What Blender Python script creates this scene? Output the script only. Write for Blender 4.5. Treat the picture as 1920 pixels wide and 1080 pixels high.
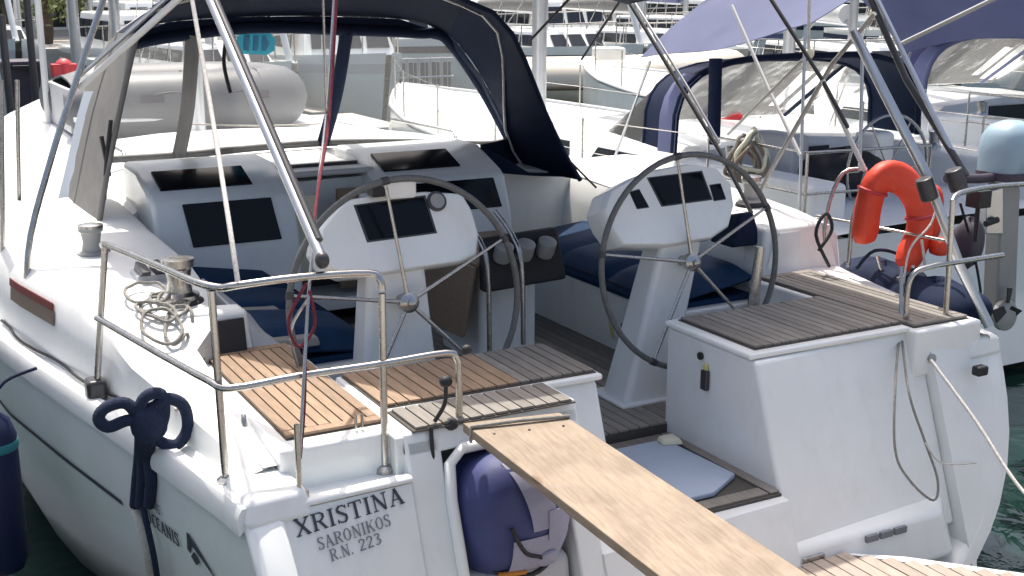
import bpy, bmesh, math, random
from mathutils import Vector, Matrix
random.seed(7)
for o in list(bpy.data.objects): bpy.data.objects.remove(o)
scene = bpy.context.scene
col = scene.collection
R = math.radians

# ---------------------------------------------------------------- camera
FPX, PITCH, YAW = 2280.0, R(13.9), R(28.5)
CAM = Vector((-2.80, -4.75, 2.95))
cd = bpy.data.cameras.new('camera'); cam = bpy.data.objects.new('camera', cd); col.objects.link(cam)
cam.location = CAM; cam.rotation_euler = (R(90) - PITCH, 0, -YAW)
cd.sensor_width = 36.0; cd.lens = FPX / 1920 * 36.0; cd.clip_start = 0.05; cd.clip_end = 3000
scene.camera = cam
scene.render.resolution_x, scene.render.resolution_y = 1024, 576
_fw = Vector((math.sin(YAW)*math.cos(PITCH), math.cos(YAW)*math.cos(PITCH), -math.sin(PITCH)))
_rt = Vector((math.cos(YAW), -math.sin(YAW), 0)); _up = _rt.cross(_fw)
def at(px, py, x=None, y=None, z=None):
    """the point of the place seen along a sight line, on a plane x=, y= or z="""
    d = _fw + _rt*((px-960)/FPX) - _up*((py-540)/FPX)
    if x is not None: t = (x-CAM.x)/d.x
    elif y is not None: t = (y-CAM.y)/d.y
    else: t = (z-CAM.z)/d.z
    return CAM + d*t

# ---------------------------------------------------------------- sky, sun, exposure
SUN_EL, SUN_AZ = R(66), R(11)          # azimuth measured from the bow (+Y) towards starboard (+X)
world = bpy.data.worlds.new('World'); scene.world = world; world.use_nodes = True
wn = world.node_tree.nodes; wl = world.node_tree.links
sky = wn.new('ShaderNodeTexSky'); sky.sky_type = 'NISHITA'; sky.sun_disc = False
sky.sun_elevation = SUN_EL; sky.sun_rotation = SUN_AZ
sky.air_density = 1.0; sky.dust_density = 7.0; sky.ozone_density = 1.0
bg = wn['Background']; bg.inputs['Strength'].default_value = 0.15
wl.new(sky.outputs['Color'], bg.inputs['Color'])
sd = bpy.data.lights.new('sun', 'SUN'); sd.energy = 3.6; sd.angle = R(0.53); sd.color = (1.0, 0.95, 0.87)
sun = bpy.data.objects.new('sun', sd); col.objects.link(sun)
to_sun = Vector((math.sin(SUN_AZ)*math.cos(SUN_EL), math.cos(SUN_AZ)*math.cos(SUN_EL), math.sin(SUN_EL)))
sun.rotation_euler = to_sun.to_track_quat('Z', 'Y').to_euler(); sun.location = (0, 0, 30)
vs = scene.view_settings
vs.view_transform = 'Standard'; vs.look = 'None'; vs.gamma = 1.0; vs.use_curve_mapping = False; vs.exposure = 0.56

# ---------------------------------------------------------------- materials
MATS = {}
def mat(name, c, rough=0.5, metal=0.0, var=0.0, scale=4.0, bump=0.0, bscale=60.0, rnd=0.0, stretch=None,
        coat=0.0, spec=0.5, dirt=0.0, dirtcol=(0.25, 0.22, 0.17), sheen=0.0, subs=None, rvar=0.0):
    m = bpy.data.materials.new(name); m.use_nodes = True
    nt = m.node_tree; N = nt.nodes; L = nt.links; b = N['Principled BSDF']
    b.inputs['Base Color'].default_value = (*c, 1); b.inputs['Roughness'].default_value = rough
    b.inputs['Metallic'].default_value = metal; b.inputs['Coat Weight'].default_value = coat
    b.inputs['Coat Roughness'].default_value = 0.08; b.inputs['Specular IOR Level'].default_value = spec
    if sheen: b.inputs['Sheen Weight'].default_value = sheen
    geo = N.new('ShaderNodeNewGeometry'); mp = N.new('ShaderNodeMapping'); L.new(geo.outputs['Position'], mp.inputs['Vector'])
    if stretch: mp.inputs['Scale'].default_value = stretch
    cur = None
    if var or rnd:
        nz = N.new('ShaderNodeTexNoise'); nz.inputs['Scale'].default_value = scale; nz.inputs['Detail'].default_value = 5
        nz.inputs['Roughness'].default_value = 0.62
        L.new(mp.outputs['Vector'], nz.inputs['Vector'])
        mr = N.new('ShaderNodeMapRange'); mr.inputs['From Min'].default_value = 0.28; mr.inputs['From Max'].default_value = 0.72
        mr.inputs['To Min'].default_value = 1 - var; mr.inputs['To Max'].default_value = 1 + var
        L.new(nz.outputs['Fac'], mr.inputs['Value']); val = mr.outputs['Result']
        if rnd:
            oi = N.new('ShaderNodeObjectInfo'); m2 = N.new('ShaderNodeMapRange')
            m2.inputs['To Min'].default_value = 1 - rnd; m2.inputs['To Max'].default_value = 1 + rnd
            L.new(oi.outputs['Random'], m2.inputs['Value'])
            mm = N.new('ShaderNodeMath'); mm.operation = 'MULTIPLY'; L.new(val, mm.inputs[0]); L.new(m2.outputs['Result'], mm.inputs[1]); val = mm.outputs[0]
        vm = N.new('ShaderNodeVectorMath'); vm.operation = 'SCALE'; vm.inputs[0].default_value = c
        L.new(val, vm.inputs['Scale']); cur = vm.outputs['Vector']
        L.new(cur, b.inputs['Base Color'])
        if rvar:
            m3 = N.new('ShaderNodeMapRange'); m3.inputs['To Min'].default_value = rough - rvar; m3.inputs['To Max'].default_value = rough + rvar
            L.new(nz.outputs['Fac'], m3.inputs['Value']); L.new(m3.outputs['Result'], b.inputs['Roughness'])
    if dirt:
        nz = N.new('ShaderNodeTexNoise'); nz.inputs['Scale'].default_value = 3.1; nz.inputs['Detail'].default_value = 8; nz.inputs['Roughness'].default_value = 0.7
        mp2 = N.new('ShaderNodeMapping'); mp2.inputs['Scale'].default_value = (2.2, 2.2, 0.7); L.new(geo.outputs['Position'], mp2.inputs['Vector']); L.new(mp2.outputs['Vector'], nz.inputs['Vector'])
        rp = N.new('ShaderNodeMapRange'); rp.inputs['From Min'].default_value = 0.52; rp.inputs['From Max'].default_value = 0.8; rp.inputs['To Max'].default_value = dirt
        L.new(nz.outputs['Fac'], rp.inputs['Value'])
        mx = N.new('ShaderNodeMix'); mx.data_type = 'RGBA'; L.new(rp.outputs['Result'], mx.inputs['Factor'])
        mx.inputs['A'].default_value = (*c, 1); mx.inputs['B'].default_value = (*dirtcol, 1)
        if cur is not None: L.new(cur, mx.inputs['A'])
        L.new(mx.outputs['Result'], b.inputs['Base Color'])
    if bump:
        n2 = N.new('ShaderNodeTexNoise'); n2.inputs['Scale'].default_value = bscale; n2.inputs['Detail'].default_value = 4
        L.new(mp.outputs['Vector'], n2.inputs['Vector'])
        bp = N.new('ShaderNodeBump'); bp.inputs['Strength'].default_value = bump; bp.inputs['Distance'].default_value = 0.01
        L.new(n2.outputs['Fac'], bp.inputs['Height']); L.new(bp.outputs['Normal'], b.inputs['Normal'])
    MATS[name] = m
    return m
mat('gelcoat', (0.83, 0.85, 0.835), 0.20, var=0.035, scale=2.5, dirt=0.20, dirtcol=(0.42, 0.40, 0.34), rvar=0.08)
mat('gelcoat_deck', (0.80, 0.815, 0.80), 0.45, var=0.04, scale=3, dirt=0.28, dirtcol=(0.45, 0.42, 0.36), bump=0.05, bscale=300)
mat('hull_white', (0.72, 0.77, 0.755), 0.16, var=0.03, scale=1.5, dirt=0.12, dirtcol=(0.30, 0.31, 0.26), rvar=0.05)
mat('grey_plastic', (0.33, 0.33, 0.32), 0.5, var=0.05)
mat('nonskid_grey', (0.30, 0.295, 0.27), 0.7, var=0.08, bump=0.2, bscale=300)
mat('light_grey', (0.52, 0.53, 0.54), 0.45, var=0.05)
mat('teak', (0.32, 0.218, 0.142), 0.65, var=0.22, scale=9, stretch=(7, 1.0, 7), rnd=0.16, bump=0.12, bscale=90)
mat('teak_shaded', (0.225, 0.205, 0.18), 0.7, var=0.2, scale=9, stretch=(7, 1.0, 7), rnd=0.16, bump=0.12, bscale=90)  # darker copy of the teak for slats in shade, shade put into the colour
mat('pale_teak', (0.38, 0.315, 0.26), 0.7, var=0.18, scale=9, stretch=(7, 1.0, 7), rnd=0.10, bump=0.12, bscale=90)
mat('caulk', (0.085, 0.075, 0.065), 0.8)
mat('pine', (0.34, 0.255, 0.175), 0.65, var=0.20, scale=4, stretch=(9, 0.7, 9), bump=0.2, bscale=40, dirt=0.55, dirtcol=(0.20, 0.12, 0.06))
mat('steel', (0.47, 0.46, 0.44), 0.27, metal=1.0, var=0.12, scale=14, rvar=0.08)
mat('alu', (0.60, 0.61, 0.63), 0.35, metal=1.0, var=0.06)
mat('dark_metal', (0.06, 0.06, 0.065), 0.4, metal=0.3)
mat('white_tube', (0.72, 0.72, 0.70), 0.35, var=0.05)
mat('rubber', (0.02, 0.02, 0.022), 0.6)
mat('wheel_leather', (0.12, 0.122, 0.12), 0.5, var=0.2, scale=30, bump=0.1)
mat('black_gloss', (0.004, 0.005, 0.007), 0.10, spec=0.22)
mat('screen', (0.004, 0.005, 0.008), 0.15, spec=0.22)
mat('navy_canvas', (0.008, 0.016, 0.045), 0.85, var=0.2, scale=6, bump=0.25, bscale=9, spec=0.25)
mat('navy_cushion', (0.008, 0.034, 0.088), 0.75, var=0.2, scale=8, bump=0.2, bscale=20, spec=0.2)
mat('grey_canvas', (0.20, 0.195, 0.185), 0.85, var=0.12, scale=7, bump=0.2, bscale=14)
mat('navy_rope', (0.010, 0.02, 0.05), 0.9, var=0.3, scale=60, bump=0.5, bscale=150)
mat('white_rope', (0.62, 0.60, 0.56), 0.9, var=0.2, scale=70, bump=0.5, bscale=180)
mat('grey_rope', (0.27, 0.26, 0.235), 0.9, var=0.25, scale=70, bump=0.5, bscale=180)
mat('red_rope', (0.17, 0.025, 0.04), 0.9, var=0.35, scale=50, bump=0.5, bscale=150)
mat('orange_foam', (0.70, 0.055, 0.02), 0.55, var=0.12, scale=10, bump=0.15, bscale=40)
mat('raft_blue', (0.05, 0.062, 0.185), 0.6, var=0.18, scale=6, bump=0.35, bscale=9)
mat('raft_lilac', (0.34, 0.34, 0.45), 0.65, var=0.1, scale=8, bump=0.25, bscale=12)
mat('orange_strap', (0.55, 0.22, 0.03), 0.7)
mat('fender_navy', (0.006, 0.014, 0.06), 0.5, var=0.1, bump=0.1, bscale=200)
mat('teal_band', (0.03, 0.22, 0.26), 0.5)
mat('wood_brown', (0.21, 0.15, 0.10), 0.45, var=0.2, scale=8, stretch=(1, 6, 6))
mat('letters', (0.05, 0.055, 0.07), 0.45)
mat('letters_grey', (0.19, 0.20, 0.22), 0.5)
mat('inflatable_grey', (0.115, 0.12, 0.13), 0.5, var=0.08, bump=0.08, bscale=12)
mat('inflatable_cream', (0.60, 0.55, 0.46), 0.5, var=0.06, dirt=0.12)
mat('periwinkle', (0.15, 0.165, 0.29), 0.85, var=0.10, scale=3, bump=0.25, bscale=5)
mat('violet_canvas', (0.05, 0.05, 0.16), 0.85, var=0.10, scale=3, bump=0.25, bscale=5)
mat('brown_trim', (0.20, 0.15, 0.11), 0.5)
mat('red_paint', (0.5, 0.03, 0.04), 0.5)
mat('dull_red', (0.19, 0.032, 0.03), 0.6)
mat('cyan_print', (0.02, 0.42, 0.62), 0.5)
mat('cyan_mark', (0.01, 0.17, 0.33), 0.5)
mat('dark_purple', (0.06, 0.05, 0.07), 0.6, var=0.1)
mat('pale_blue', (0.44, 0.50, 0.56), 0.5, var=0.05)
mat('cowl_blue', (0.30, 0.42, 0.50), 0.35, var=0.06, dirt=0.2)
mat('blue_pad', (0.40, 0.47, 0.58), 0.6, var=0.06)
mat('cream_panel', (0.70, 0.68, 0.52), 0.5)
mat('facade', (0.55, 0.50, 0.43), 0.85, var=0.1, scale=1.5)
mat('facade_pale', (0.68, 0.65, 0.60), 0.85, var=0.08, scale=1.5)
mat('concrete', (0.42, 0.40, 0.37), 0.85, var=0.15, scale=2, bump=0.2, bscale=30)
mat('window_dark', (0.02, 0.024, 0.03), 0.08)
mat('bark', (0.12, 0.085, 0.06), 0.9, var=0.25, scale=12, bump=0.5, bscale=30)
mat('leaf', (0.13, 0.155, 0.035), 0.6, var=0.35, scale=2.2)
mat('leaf_dark', (0.045, 0.075, 0.022), 0.6, var=0.3, scale=2.2)
mat('mid_grey', (0.12, 0.12, 0.125), 0.6, var=0.25, scale=2)
mat('yellow_mark', (0.65, 0.6, 0.25), 0.4)
mat('dark_hull', (0.02, 0.03, 0.06), 0.7)
# thin canvas lets some sun through
def translucent(name, c, tc, fac):
    m = mat(name, c, 0.85, var=0.1, scale=3, bump=0.25, bscale=5)
    N = m.node_tree.nodes; L = m.node_tree.links; t = N.new('ShaderNodeBsdfTranslucent'); t.inputs['Color'].default_value = (*tc, 1)
    mx = N.new('ShaderNodeMixShader'); mx.inputs['Fac'].default_value = fac
    L.new(N['Principled BSDF'].outputs[0], mx.inputs[1]); L.new(t.outputs[0], mx.inputs[2]); L.new(mx.outputs[0], N['Material Output'].inputs[0])
translucent('awning_blue', (0.19, 0.215, 0.34), (0.20, 0.225, 0.38), 0.42)
translucent('awning_dark', (0.03, 0.033, 0.09), (0.035, 0.037, 0.11), 0.3)
translucent('navy_roof', (0.010, 0.018, 0.045), (0.015, 0.03, 0.08), 0.25)
def clear(name, tint, gloss, haze):
    m = bpy.data.materials.new(name); m.use_nodes = True; N = m.node_tree.nodes; L = m.node_tree.links
    N.remove(N['Principled BSDF'])
    t = N.new('ShaderNodeBsdfTransparent'); t.inputs['Color'].default_value = (*tint, 1)
    g = N.new('ShaderNodeBsdfGlossy'); g.inputs['Roughness'].default_value = 0.12
    geo = N.new('ShaderNodeNewGeometry'); nz = N.new('ShaderNodeTexNoise'); nz.inputs['Scale'].default_value = 3.0
    L.new(geo.outputs['Position'], nz.inputs['Vector']); bp = N.new('ShaderNodeBump'); bp.inputs['Strength'].default_value = 0.4; bp.inputs['Distance'].default_value = 0.03
    L.new(nz.outputs['Fac'], bp.inputs['Height']); L.new(bp.outputs['Normal'], g.inputs['Normal'])
    d = N.new('ShaderNodeBsdfTranslucent'); d.inputs['Color'].default_value = (0.8, 0.8, 0.8, 1)
    fr = N.new('ShaderNodeLayerWeight'); fr.inputs['Blend'].default_value = gloss
    a = N.new('ShaderNodeMixShader'); L.new(fr.outputs['Fresnel'], a.inputs['Fac']); L.new(t.outputs[0], a.inputs[1]); L.new(g.outputs[0], a.inputs[2])
    b2 = N.new('ShaderNodeMixShader'); b2.inputs['Fac'].default_value = haze; L.new(a.outputs[0], b2.inputs[1]); L.new(d.outputs[0], b2.inputs[2])
    L.new(b2.outputs[0], N['Material Output'].inputs[0]); MATS[name] = m
clear('vinyl', (0.92, 0.93, 0.93), 0.14, 0.03)
def pine_mat():      # weathered plank: fine grain along its length, broad patches, a few knots
    m = MATS['pine']; N = m.node_tree.nodes; L = m.node_tree.links; b = N['Principled BSDF']
    geo = N.new('ShaderNodeNewGeometry'); mp = N.new('ShaderNodeMapping'); mp.inputs['Scale'].default_value = (38, 1.1, 38); mp.inputs['Rotation'].default_value = (0, 0, R(6)); L.new(geo.outputs['Position'], mp.inputs['Vector'])
    g = N.new('ShaderNodeTexNoise'); g.inputs['Scale'].default_value = 2.0; g.inputs['Detail'].default_value = 6; g.inputs['Distortion'].default_value = 0.5; L.new(mp.outputs['Vector'], g.inputs['Vector'])
    g2 = N.new('ShaderNodeTexNoise'); g2.inputs['Scale'].default_value = 7.0; g2.inputs['Detail'].default_value = 5; L.new(geo.outputs['Position'], g2.inputs['Vector'])
    mk = N.new('ShaderNodeMapping'); mk.inputs['Scale'].default_value = (1, 0.45, 1); L.new(geo.outputs['Position'], mk.inputs['Vector'])
    v = N.new('ShaderNodeTexVoronoi'); v.inputs['Scale'].default_value = 4.2; L.new(mk.outputs['Vector'], v.inputs['Vector'])
    r1 = N.new('ShaderNodeValToRGB'); r1.color_ramp.elements[0].position = 0.32; r1.color_ramp.elements[0].color = (0.245, 0.185, 0.13, 1); r1.color_ramp.elements[1].position = 0.60; r1.color_ramp.elements[1].color = (0.315, 0.25, 0.185, 1); L.new(g.outputs['Fac'], r1.inputs['Fac'])
    r2 = N.new('ShaderNodeValToRGB'); r2.color_ramp.elements[0].position = 0.36; r2.color_ramp.elements[0].color = (0.82, 0.80, 0.77, 1); r2.color_ramp.elements[1].position = 0.58; r2.color_ramp.elements[1].color = (1.04, 1.03, 1.0, 1); L.new(g2.outputs['Fac'], r2.inputs['Fac'])
    mx = N.new('ShaderNodeMix'); mx.data_type = 'RGBA'; mx.blend_type = 'MULTIPLY'; mx.inputs['Factor'].default_value = 1.0; L.new(r1.outputs['Color'], mx.inputs['A']); L.new(r2.outputs['Color'], mx.inputs['B'])
    kr = N.new('ShaderNodeMapRange'); kr.inputs['From Min'].default_value = 0.05; kr.inputs['From Max'].default_value = 0.09; kr.inputs['To Min'].default_value = 0.75; kr.inputs['To Max'].default_value = 0.0; L.new(v.outputs['Distance'], kr.inputs['Value'])
    m2 = N.new('ShaderNodeMix'); m2.data_type = 'RGBA'; L.new(kr.outputs['Result'], m2.inputs['Factor']); L.new(mx.outputs['Result'], m2.inputs['A']); m2.inputs['B'].default_value = (0.13, 0.07, 0.035, 1)
    L.new(m2.outputs['Result'], b.inputs['Base Color'])
pine_mat()
def water_mat():
    m = bpy.data.materials.new('water'); m.use_nodes = True; N = m.node_tree.nodes; L = m.node_tree.links; b = N['Principled BSDF']
    b.inputs['Base Color'].default_value = (0.006, 0.024, 0.018, 1); b.inputs['Roughness'].default_value = 0.06
    geo = N.new('ShaderNodeNewGeometry'); n1 = N.new('ShaderNodeTexNoise'); n1.inputs['Scale'].default_value = 2.2; n1.inputs['Detail'].default_value = 4; n1.inputs['Distortion'].default_value = 0.6
    L.new(geo.outputs['Position'], n1.inputs['Vector'])
    bp = N.new('ShaderNodeBump'); bp.inputs['Strength'].default_value = 0.22; bp.inputs['Distance'].default_value = 0.10
    L.new(n1.outputs['Fac'], bp.inputs['Height']); L.new(bp.outputs['Normal'], b.inputs['Normal']); MATS['water'] = m
water_mat()

# ---------------------------------------------------------------- mesh helpers
class MB:
    def __init__(s, M=None): s.v = []; s.f = []; s.M = M
    def add(s, vs, fs):
        n = len(s.v)
        for p in vs:
            p = Vector(p); s.v.append(tuple(s.M @ p) if s.M else tuple(p))
        for f in fs: s.f.append(tuple(i+n for i in f))
        return s
    def box(s, x0, x1, y0, y1, z0, z1):
        return s.hexa([(x0,y0,z0),(x1,y0,z0),(x1,y1,z0),(x0,y1,z0)], [(x0,y0,z1),(x1,y0,z1),(x1,y1,z1),(x0,y1,z1)])
    def hexa(s, b, t):          # bottom quad and top quad, both counter-clockwise from above
        return s.add(list(b)+list(t), [(3,2,1,0),(4,5,6,7),(0,1,5,4),(1,2,6,5),(2,3,7,6),(3,0,4,7)])
    def prism(s, poly, d):
        n = len(poly); d = Vector(d); a = [Vector(p) for p in poly]
        return s.add(a+[p+d for p in a], [tuple(range(n-1,-1,-1)), tuple(range(n,2*n))]+[(i,(i+1)%n,n+(i+1)%n,n+i) for i in range(n)])
    def grid(s, rows, closed=False):
        m = len(rows[0]); vs = [p for r in rows for p in r]; fs = []
        for i in range(len(rows)-1):
            for j in range(m if closed else m-1):
                k = (j+1) % m; fs.append((i*m+j, i*m+k, (i+1)*m+k, (i+1)*m+j))
        return s.add(vs, fs)
    def sheet(s, rows, t, nrm=None):   # a grid with thickness
        nr, m = len(rows), len(rows[0]); rows = [[Vector(p) for p in r] for r in rows]; back = []
        for i in range(nr):
            rr = []
            for j in range(m):
                a = rows[min(i+1,nr-1)][j]-rows[max(i-1,0)][j]; b = rows[i][min(j+1,m-1)]-rows[i][max(j-1,0)]
                n = a.cross(b); n = n.normalized() if n.length > 1e-9 else Vector((0,0,1))
                rr.append(rows[i][j]+n*t)
            back.append(rr)
        s.grid(rows); s.grid([r[::-1] for r in back])
        edge = [(0,j) for j in range(m)]+[(i,m-1) for i in range(1,nr)]+[(nr-1,j) for j in range(m-2,-1,-1)]+[(i,0) for i in range(nr-2,0,-1)]
        fr = [rows[i][j] for i,j in edge]; bk = [back[i][j] for i,j in edge]
        return s.grid([bk, fr], closed=True)
    def tube(s, pts, r, n=8, closed=False, caps=True, smooth=0):
        P = [Vector(p) for p in pts]
        if smooth: P = spline(P, smooth, closed)
        rs = r if isinstance(r, (list, tuple)) else [r]*len(P)
        if len(rs) != len(P): rs = [rs[min(len(rs)-1, int(i*len(rs)/len(P)))] for i in range(len(P))]
        rings = []; up = None; m = len(P)
        for i in range(m):
            if closed: t = P[(i+1)%m]-P[(i-1)%m]
            else: t = P[min(i+1,m-1)]-P[max(i-1,0)]
            t.normalize()
            if up is None:
                up = Vector((0,0,1)) if abs(t.z) < 0.9 else Vector((1,0,0))
            u = (up - t*up.dot(t))
            if u.length < 1e-6: u = t.orthogonal()
            u.normalize(); w = t.cross(u); up = u
            rings.append([P[i]+(u*math.cos(2*math.pi*k/n)+w*math.sin(2*math.pi*k/n))*rs[i] for k in range(n)])
        if closed: rings.append(rings[0])
        base = len(s.v); s.grid(rings, closed=True)
        if caps and not closed:
            s.f.append(tuple(base+k for k in range(n-1,-1,-1))); s.f.append(tuple(base+(m-1)*n+k for k in range(n)))
        return s
    def lathe(s, prof, c, ax=(0,0,1), n=20):
        ax = Vector(ax).normalized(); u = ax.orthogonal().normalized(); w = ax.cross(u); c = Vector(c)
        rings = [[c+ax*h+(u*math.cos(2*math.pi*k/n)+w*math.sin(2*math.pi*k/n))*r for k in range(n)] for r, h in prof]
        base = len(s.v); s.grid(rings, closed=True)
        s.f.append(tuple(base+k for k in range(n-1,-1,-1))); s.f.append(tuple(base+(len(prof)-1)*n+k for k in range(n)))
        return s
    def ellipsoid(s, c, r, nu=16, nv=10, e=1.0):
        c = Vector(c); rings = []
        for i in range(nv+1):
            a = math.pi*(i/nv)-math.pi/2; ca = math.cos(a); sa = math.sin(a)
            rings.append([c+Vector((r[0]*(abs(ca)**e)*sp(math.cos(2*math.pi*k/nu),e), r[1]*(abs(ca)**e)*sp(math.sin(2*math.pi*k/nu),e), r[2]*sp(sa,e))) for k in range(nu)])
        return s.grid(rings, closed=True)
    def loft(s, rings, cap=True):
        base = len(s.v); n = len(rings[0]); s.grid(rings, closed=True)
        if cap:
            s.f.append(tuple(base+k for k in range(n-1,-1,-1))); s.f.append(tuple(base+(len(rings)-1)*n+k for k in range(n)))
        return s
    def build(s, name, m, parent=None, bevel=0.0, smooth=None, seg=2, kind=None, label=None):
        me = bpy.data.meshes.new(name); me.from_pydata([tuple(v) for v in s.v], [], s.f); me.validate()
        bm = bmesh.new(); bm.from_mesh(me); bmesh.ops.remove_doubles(bm, verts=bm.verts, dist=1e-5)
        bmesh.ops.recalc_face_normals(bm, faces=bm.faces); bm.to_mesh(me); bm.free()
        me.materials.append(MATS[m])
        return link(name, me, parent, bevel, smooth, seg, kind, label)
def link(name, me, parent=None, bevel=0.0, smooth=None, seg=2, kind=None, label=None):
    o = bpy.data.objects.new(name, me); col.objects.link(o)
    if smooth or bevel:
        for p in me.polygons: p.use_smooth = True
        me.set_sharp_from_angle(angle=R(smooth if smooth else 35))
    if bevel:
        b = o.modifiers.new('bevel', 'BEVEL'); b.width = bevel; b.segments = seg; b.limit_method = 'ANGLE'; b.angle_limit = R(35)
        b.harden_normals = True
    adopt(o, parent)
    if kind: o['kind'] = kind
    if label: o['label'] = label
    return o
def adopt(o, parent):
    if parent is not None:
        o.parent = parent
        if parent.type == 'EMPTY': o.matrix_parent_inverse = Matrix.Translation(-parent.location)
def sp(v, e): return math.copysign(abs(v)**e, v)
def spline(P, k, closed=False):
    n = len(P); out = []
    g = (lambda i: P[i % n]) if closed else (lambda i: P[max(0, min(n-1, i))])
    for i in range(n if closed else n-1):
        a, b, c, d = g(i-1), g(i), g(i+1), g(i+2)
        for j in range(k):
            t = j/k; out.append(0.5*((2*b)+(c-a)*t+(2*a-5*b+4*c-d)*t*t+(3*b-a-3*c+d)*t**3))
    if not closed: out.append(P[-1].copy())
    return out
def thing(name, label, cat, loc, group=None):
    o = bpy.data.objects.new(name, None); o.empty_display_size = 0.1; col.objects.link(o); o.location = loc
    tag(o, label, cat, group); return o
def tag(o, label, cat, group=None, kind=None):
    o['label'] = label; o['category'] = cat
    if group: o['group'] = group
    if kind: o['kind'] = kind
    return o
def lerp(tab, v):
    if v <= tab[0][0]: return tab[0][1]
    for (a, x), (b, y) in zip(tab, tab[1:]):
        if v <= b: return x+(y-x)*(v-a)/(b-a)
    return tab[-1][1]
def planks(parent, poly_rows, z, t, m, name='teak_slat', gap=0.0055):
    """slats running fore and aft: list of (x0, x1, y0, y1), each its own object; alike ones share mesh data"""
    cache = {}
    for x0, x1, y0, y1 in poly_rows:
        w, l = round(x1-x0-gap, 4), round(y1-y0-0.004, 4)
        if (w, l) not in cache:
            b = MB(); b.box(-w/2, w/2, -l/2, l/2, 0, t); o = b.build(name, m, parent, bevel=0.002, seg=1); cache[(w, l)] = o.data
        else: o = link(name, cache[(w, l)], parent, bevel=0.002, seg=1)
        o.location = ((x0+x1)/2, (y0+y1)/2, z + random.uniform(-0.0008, 0.0008))
def rows(x0, x1, y0, y1, n):
    w = (x1-x0)/n; return [(x0+i*w, x0+(i+1)*w, y0, y1) for i in range(n)]

# ---------------------------------------------------------------- setting: water, quay
b = MB(); b.grid([[(-900,-400,0),(900,-400,0)],[(-900,1500,0),(900,1500,0)]])
o = b.build('water', 'water'); o['kind'] = 'structure'

# ================================================================ the yacht in the foreground
CX = 0.12
HB = [(-1.4,1.85),(-0.75,1.94),(0,2.09),(0.75,2.26),(1.43,2.40),(2.5,2.5),(4,2.52),(6,2.38),(8,1.98),(10,1.32),(11.5,0.68),(12.5,0.08)]
ZS = [(-1.4,1.235),(1.4,1.26),(4,1.32),(8,1.45),(12.5,1.66)]
ZK = [(-1.2,0.10),(0.5,-0.55),(1.5,-0.95),(12,-0.95),(12.5,-0.6)]
def yt(z, x=1.0): return -0.90 - 0.37*(1.235-z) - 0.055*(1.0-x)                  # raked transom
def half(y, z):
    zs, zk = lerp(ZS, y), lerp(ZK, y); u = max(0, min(1, (zs-z)/(zs-zk)))
    return lerp(HB, y)*math.sqrt(max(0, 1-u**2.6))
def hull_pt(side, y, z, off=0.0):
    rk = max(0, 1-(y+0.9)/2.5); w = half(y, z)+off
    return Vector((CX+side*w, y+(yt(z, CX+side*w)+0.90)*rk, z))
def hull_x(side, y, z):       # topsides at a true fore-and-aft position
    yp = y
    for _ in range(6):
        p = hull_pt(side, yp, z); yp += y-p.y
    return hull_pt(side, yp, z).x
yacht = thing('sailing_yacht', 'white sailing yacht in front with two steering wheels, sprayhood and name lettered on its stern', 'sailboat', (CX, 4.0, 0))
def Y(name, b, m, **k): return b.build(name, m, yacht, **k)

YS = [-0.9,-0.75,-0.5,-0.2,0.2,0.6,1.0,1.5,2,2.5,3,4,5,6,7,8,9,10,11,11.8,12.5]
NZ = 16
b = MB()
for side in (-1, 1):
    rws = []
    for y in YS:
        zs, zk = lerp(ZS, y), lerp(ZK, y)
        rws.append([hull_pt(side, y, zs+(zk-zs)*(1-math.cos(j/NZ*math.pi/2))**0.9 if j else zs) for j in range(NZ+1)])
    b.grid(rws)
hull = Y('hull', b, 'hull_white', smooth=60)
# rubbing stripe with lettering, following the topsides
b = MB(); ys = [y/10 for y in range(2, 40)]
b.grid([[hull_pt(-1, y, 0.902, 0.004) for y in ys], [hull_pt(-1, y, 0.922, 0.004) for y in ys]])
b.build('hull_stripe', 'letters', hull)
# toe rail: a rounded capping along both sheer lines
for side in (-1, 1):
    b = MB(); ring = []
    for y in YS:
        p = hull_pt(side, y, lerp(ZS, y)); n = Vector((side, 0, 0))
        ring.append([p+n*0.022+Vector((0,0,-0.06)), p+n*0.026+Vector((0,0,0.0)), p+n*0.008+Vector((0,0,0.035)), p-n*0.045+Vector((0,0,0.035)), p-n*0.06+Vector((0,0,-0.0))])
    b.grid(ring); b.add(ring[0], [(0,1,2,3,4)]); Y('toe_rail', b, 'gelcoat', smooth=50)

# decks and coamings: cross sections from the toe rail inwards, one loft on each side
def coam(y, side=-1):          # height of the coaming above the side deck
    if side > 0: return lerp([(-1.0,0.05),(-0.75,0.08),(0.30,0.10),(0.46,0.11),(0.50,0.34),(0.9,0.36),(2.2,0.36),(2.8,0.40)], y)
    return lerp([(-1.0,0.05),(-0.75,0.08),(-0.35,0.14),(0.15,0.22),(0.35,0.31),(0.9,0.355),(2.2,0.36),(2.8,0.40)], y)
INNER = [(-1.0,1.755),(0.26,1.755),(0.34,1.60),(1.2,1.52),(2.35,1.53),(2.9,1.55)]
CY = [-0.86,-0.75,-0.55,-0.35,-0.1,0.15,0.34]
CY2 = [0.34,0.46,0.50,0.6,0.9,1.2,1.6,2.0,2.4,2.9]
def deck_section(side, y, inner):
    h, z0 = lerp(HB, y), lerp(ZS, y)+0.02; c = coam(y, side)
    pts = [(h-0.035, z0-0.03), (h-0.05, z0-0.004), (h-0.075, z0+0.008), (h-0.085, z0+0.02+c*0.30), (h-0.10, z0+c*0.78), (h-0.16, z0+c*0.97), (h-0.30, z0+c*1.02)]
    pts += [(inner+0.04, z0+c*1.0), (inner, z0+c*0.96), (inner-0.02, z0-0.05)]
    return [Vector((CX+side*x, y+max(0,(y+0.9<0.3))*0, z)) for x, z in pts]
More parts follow.
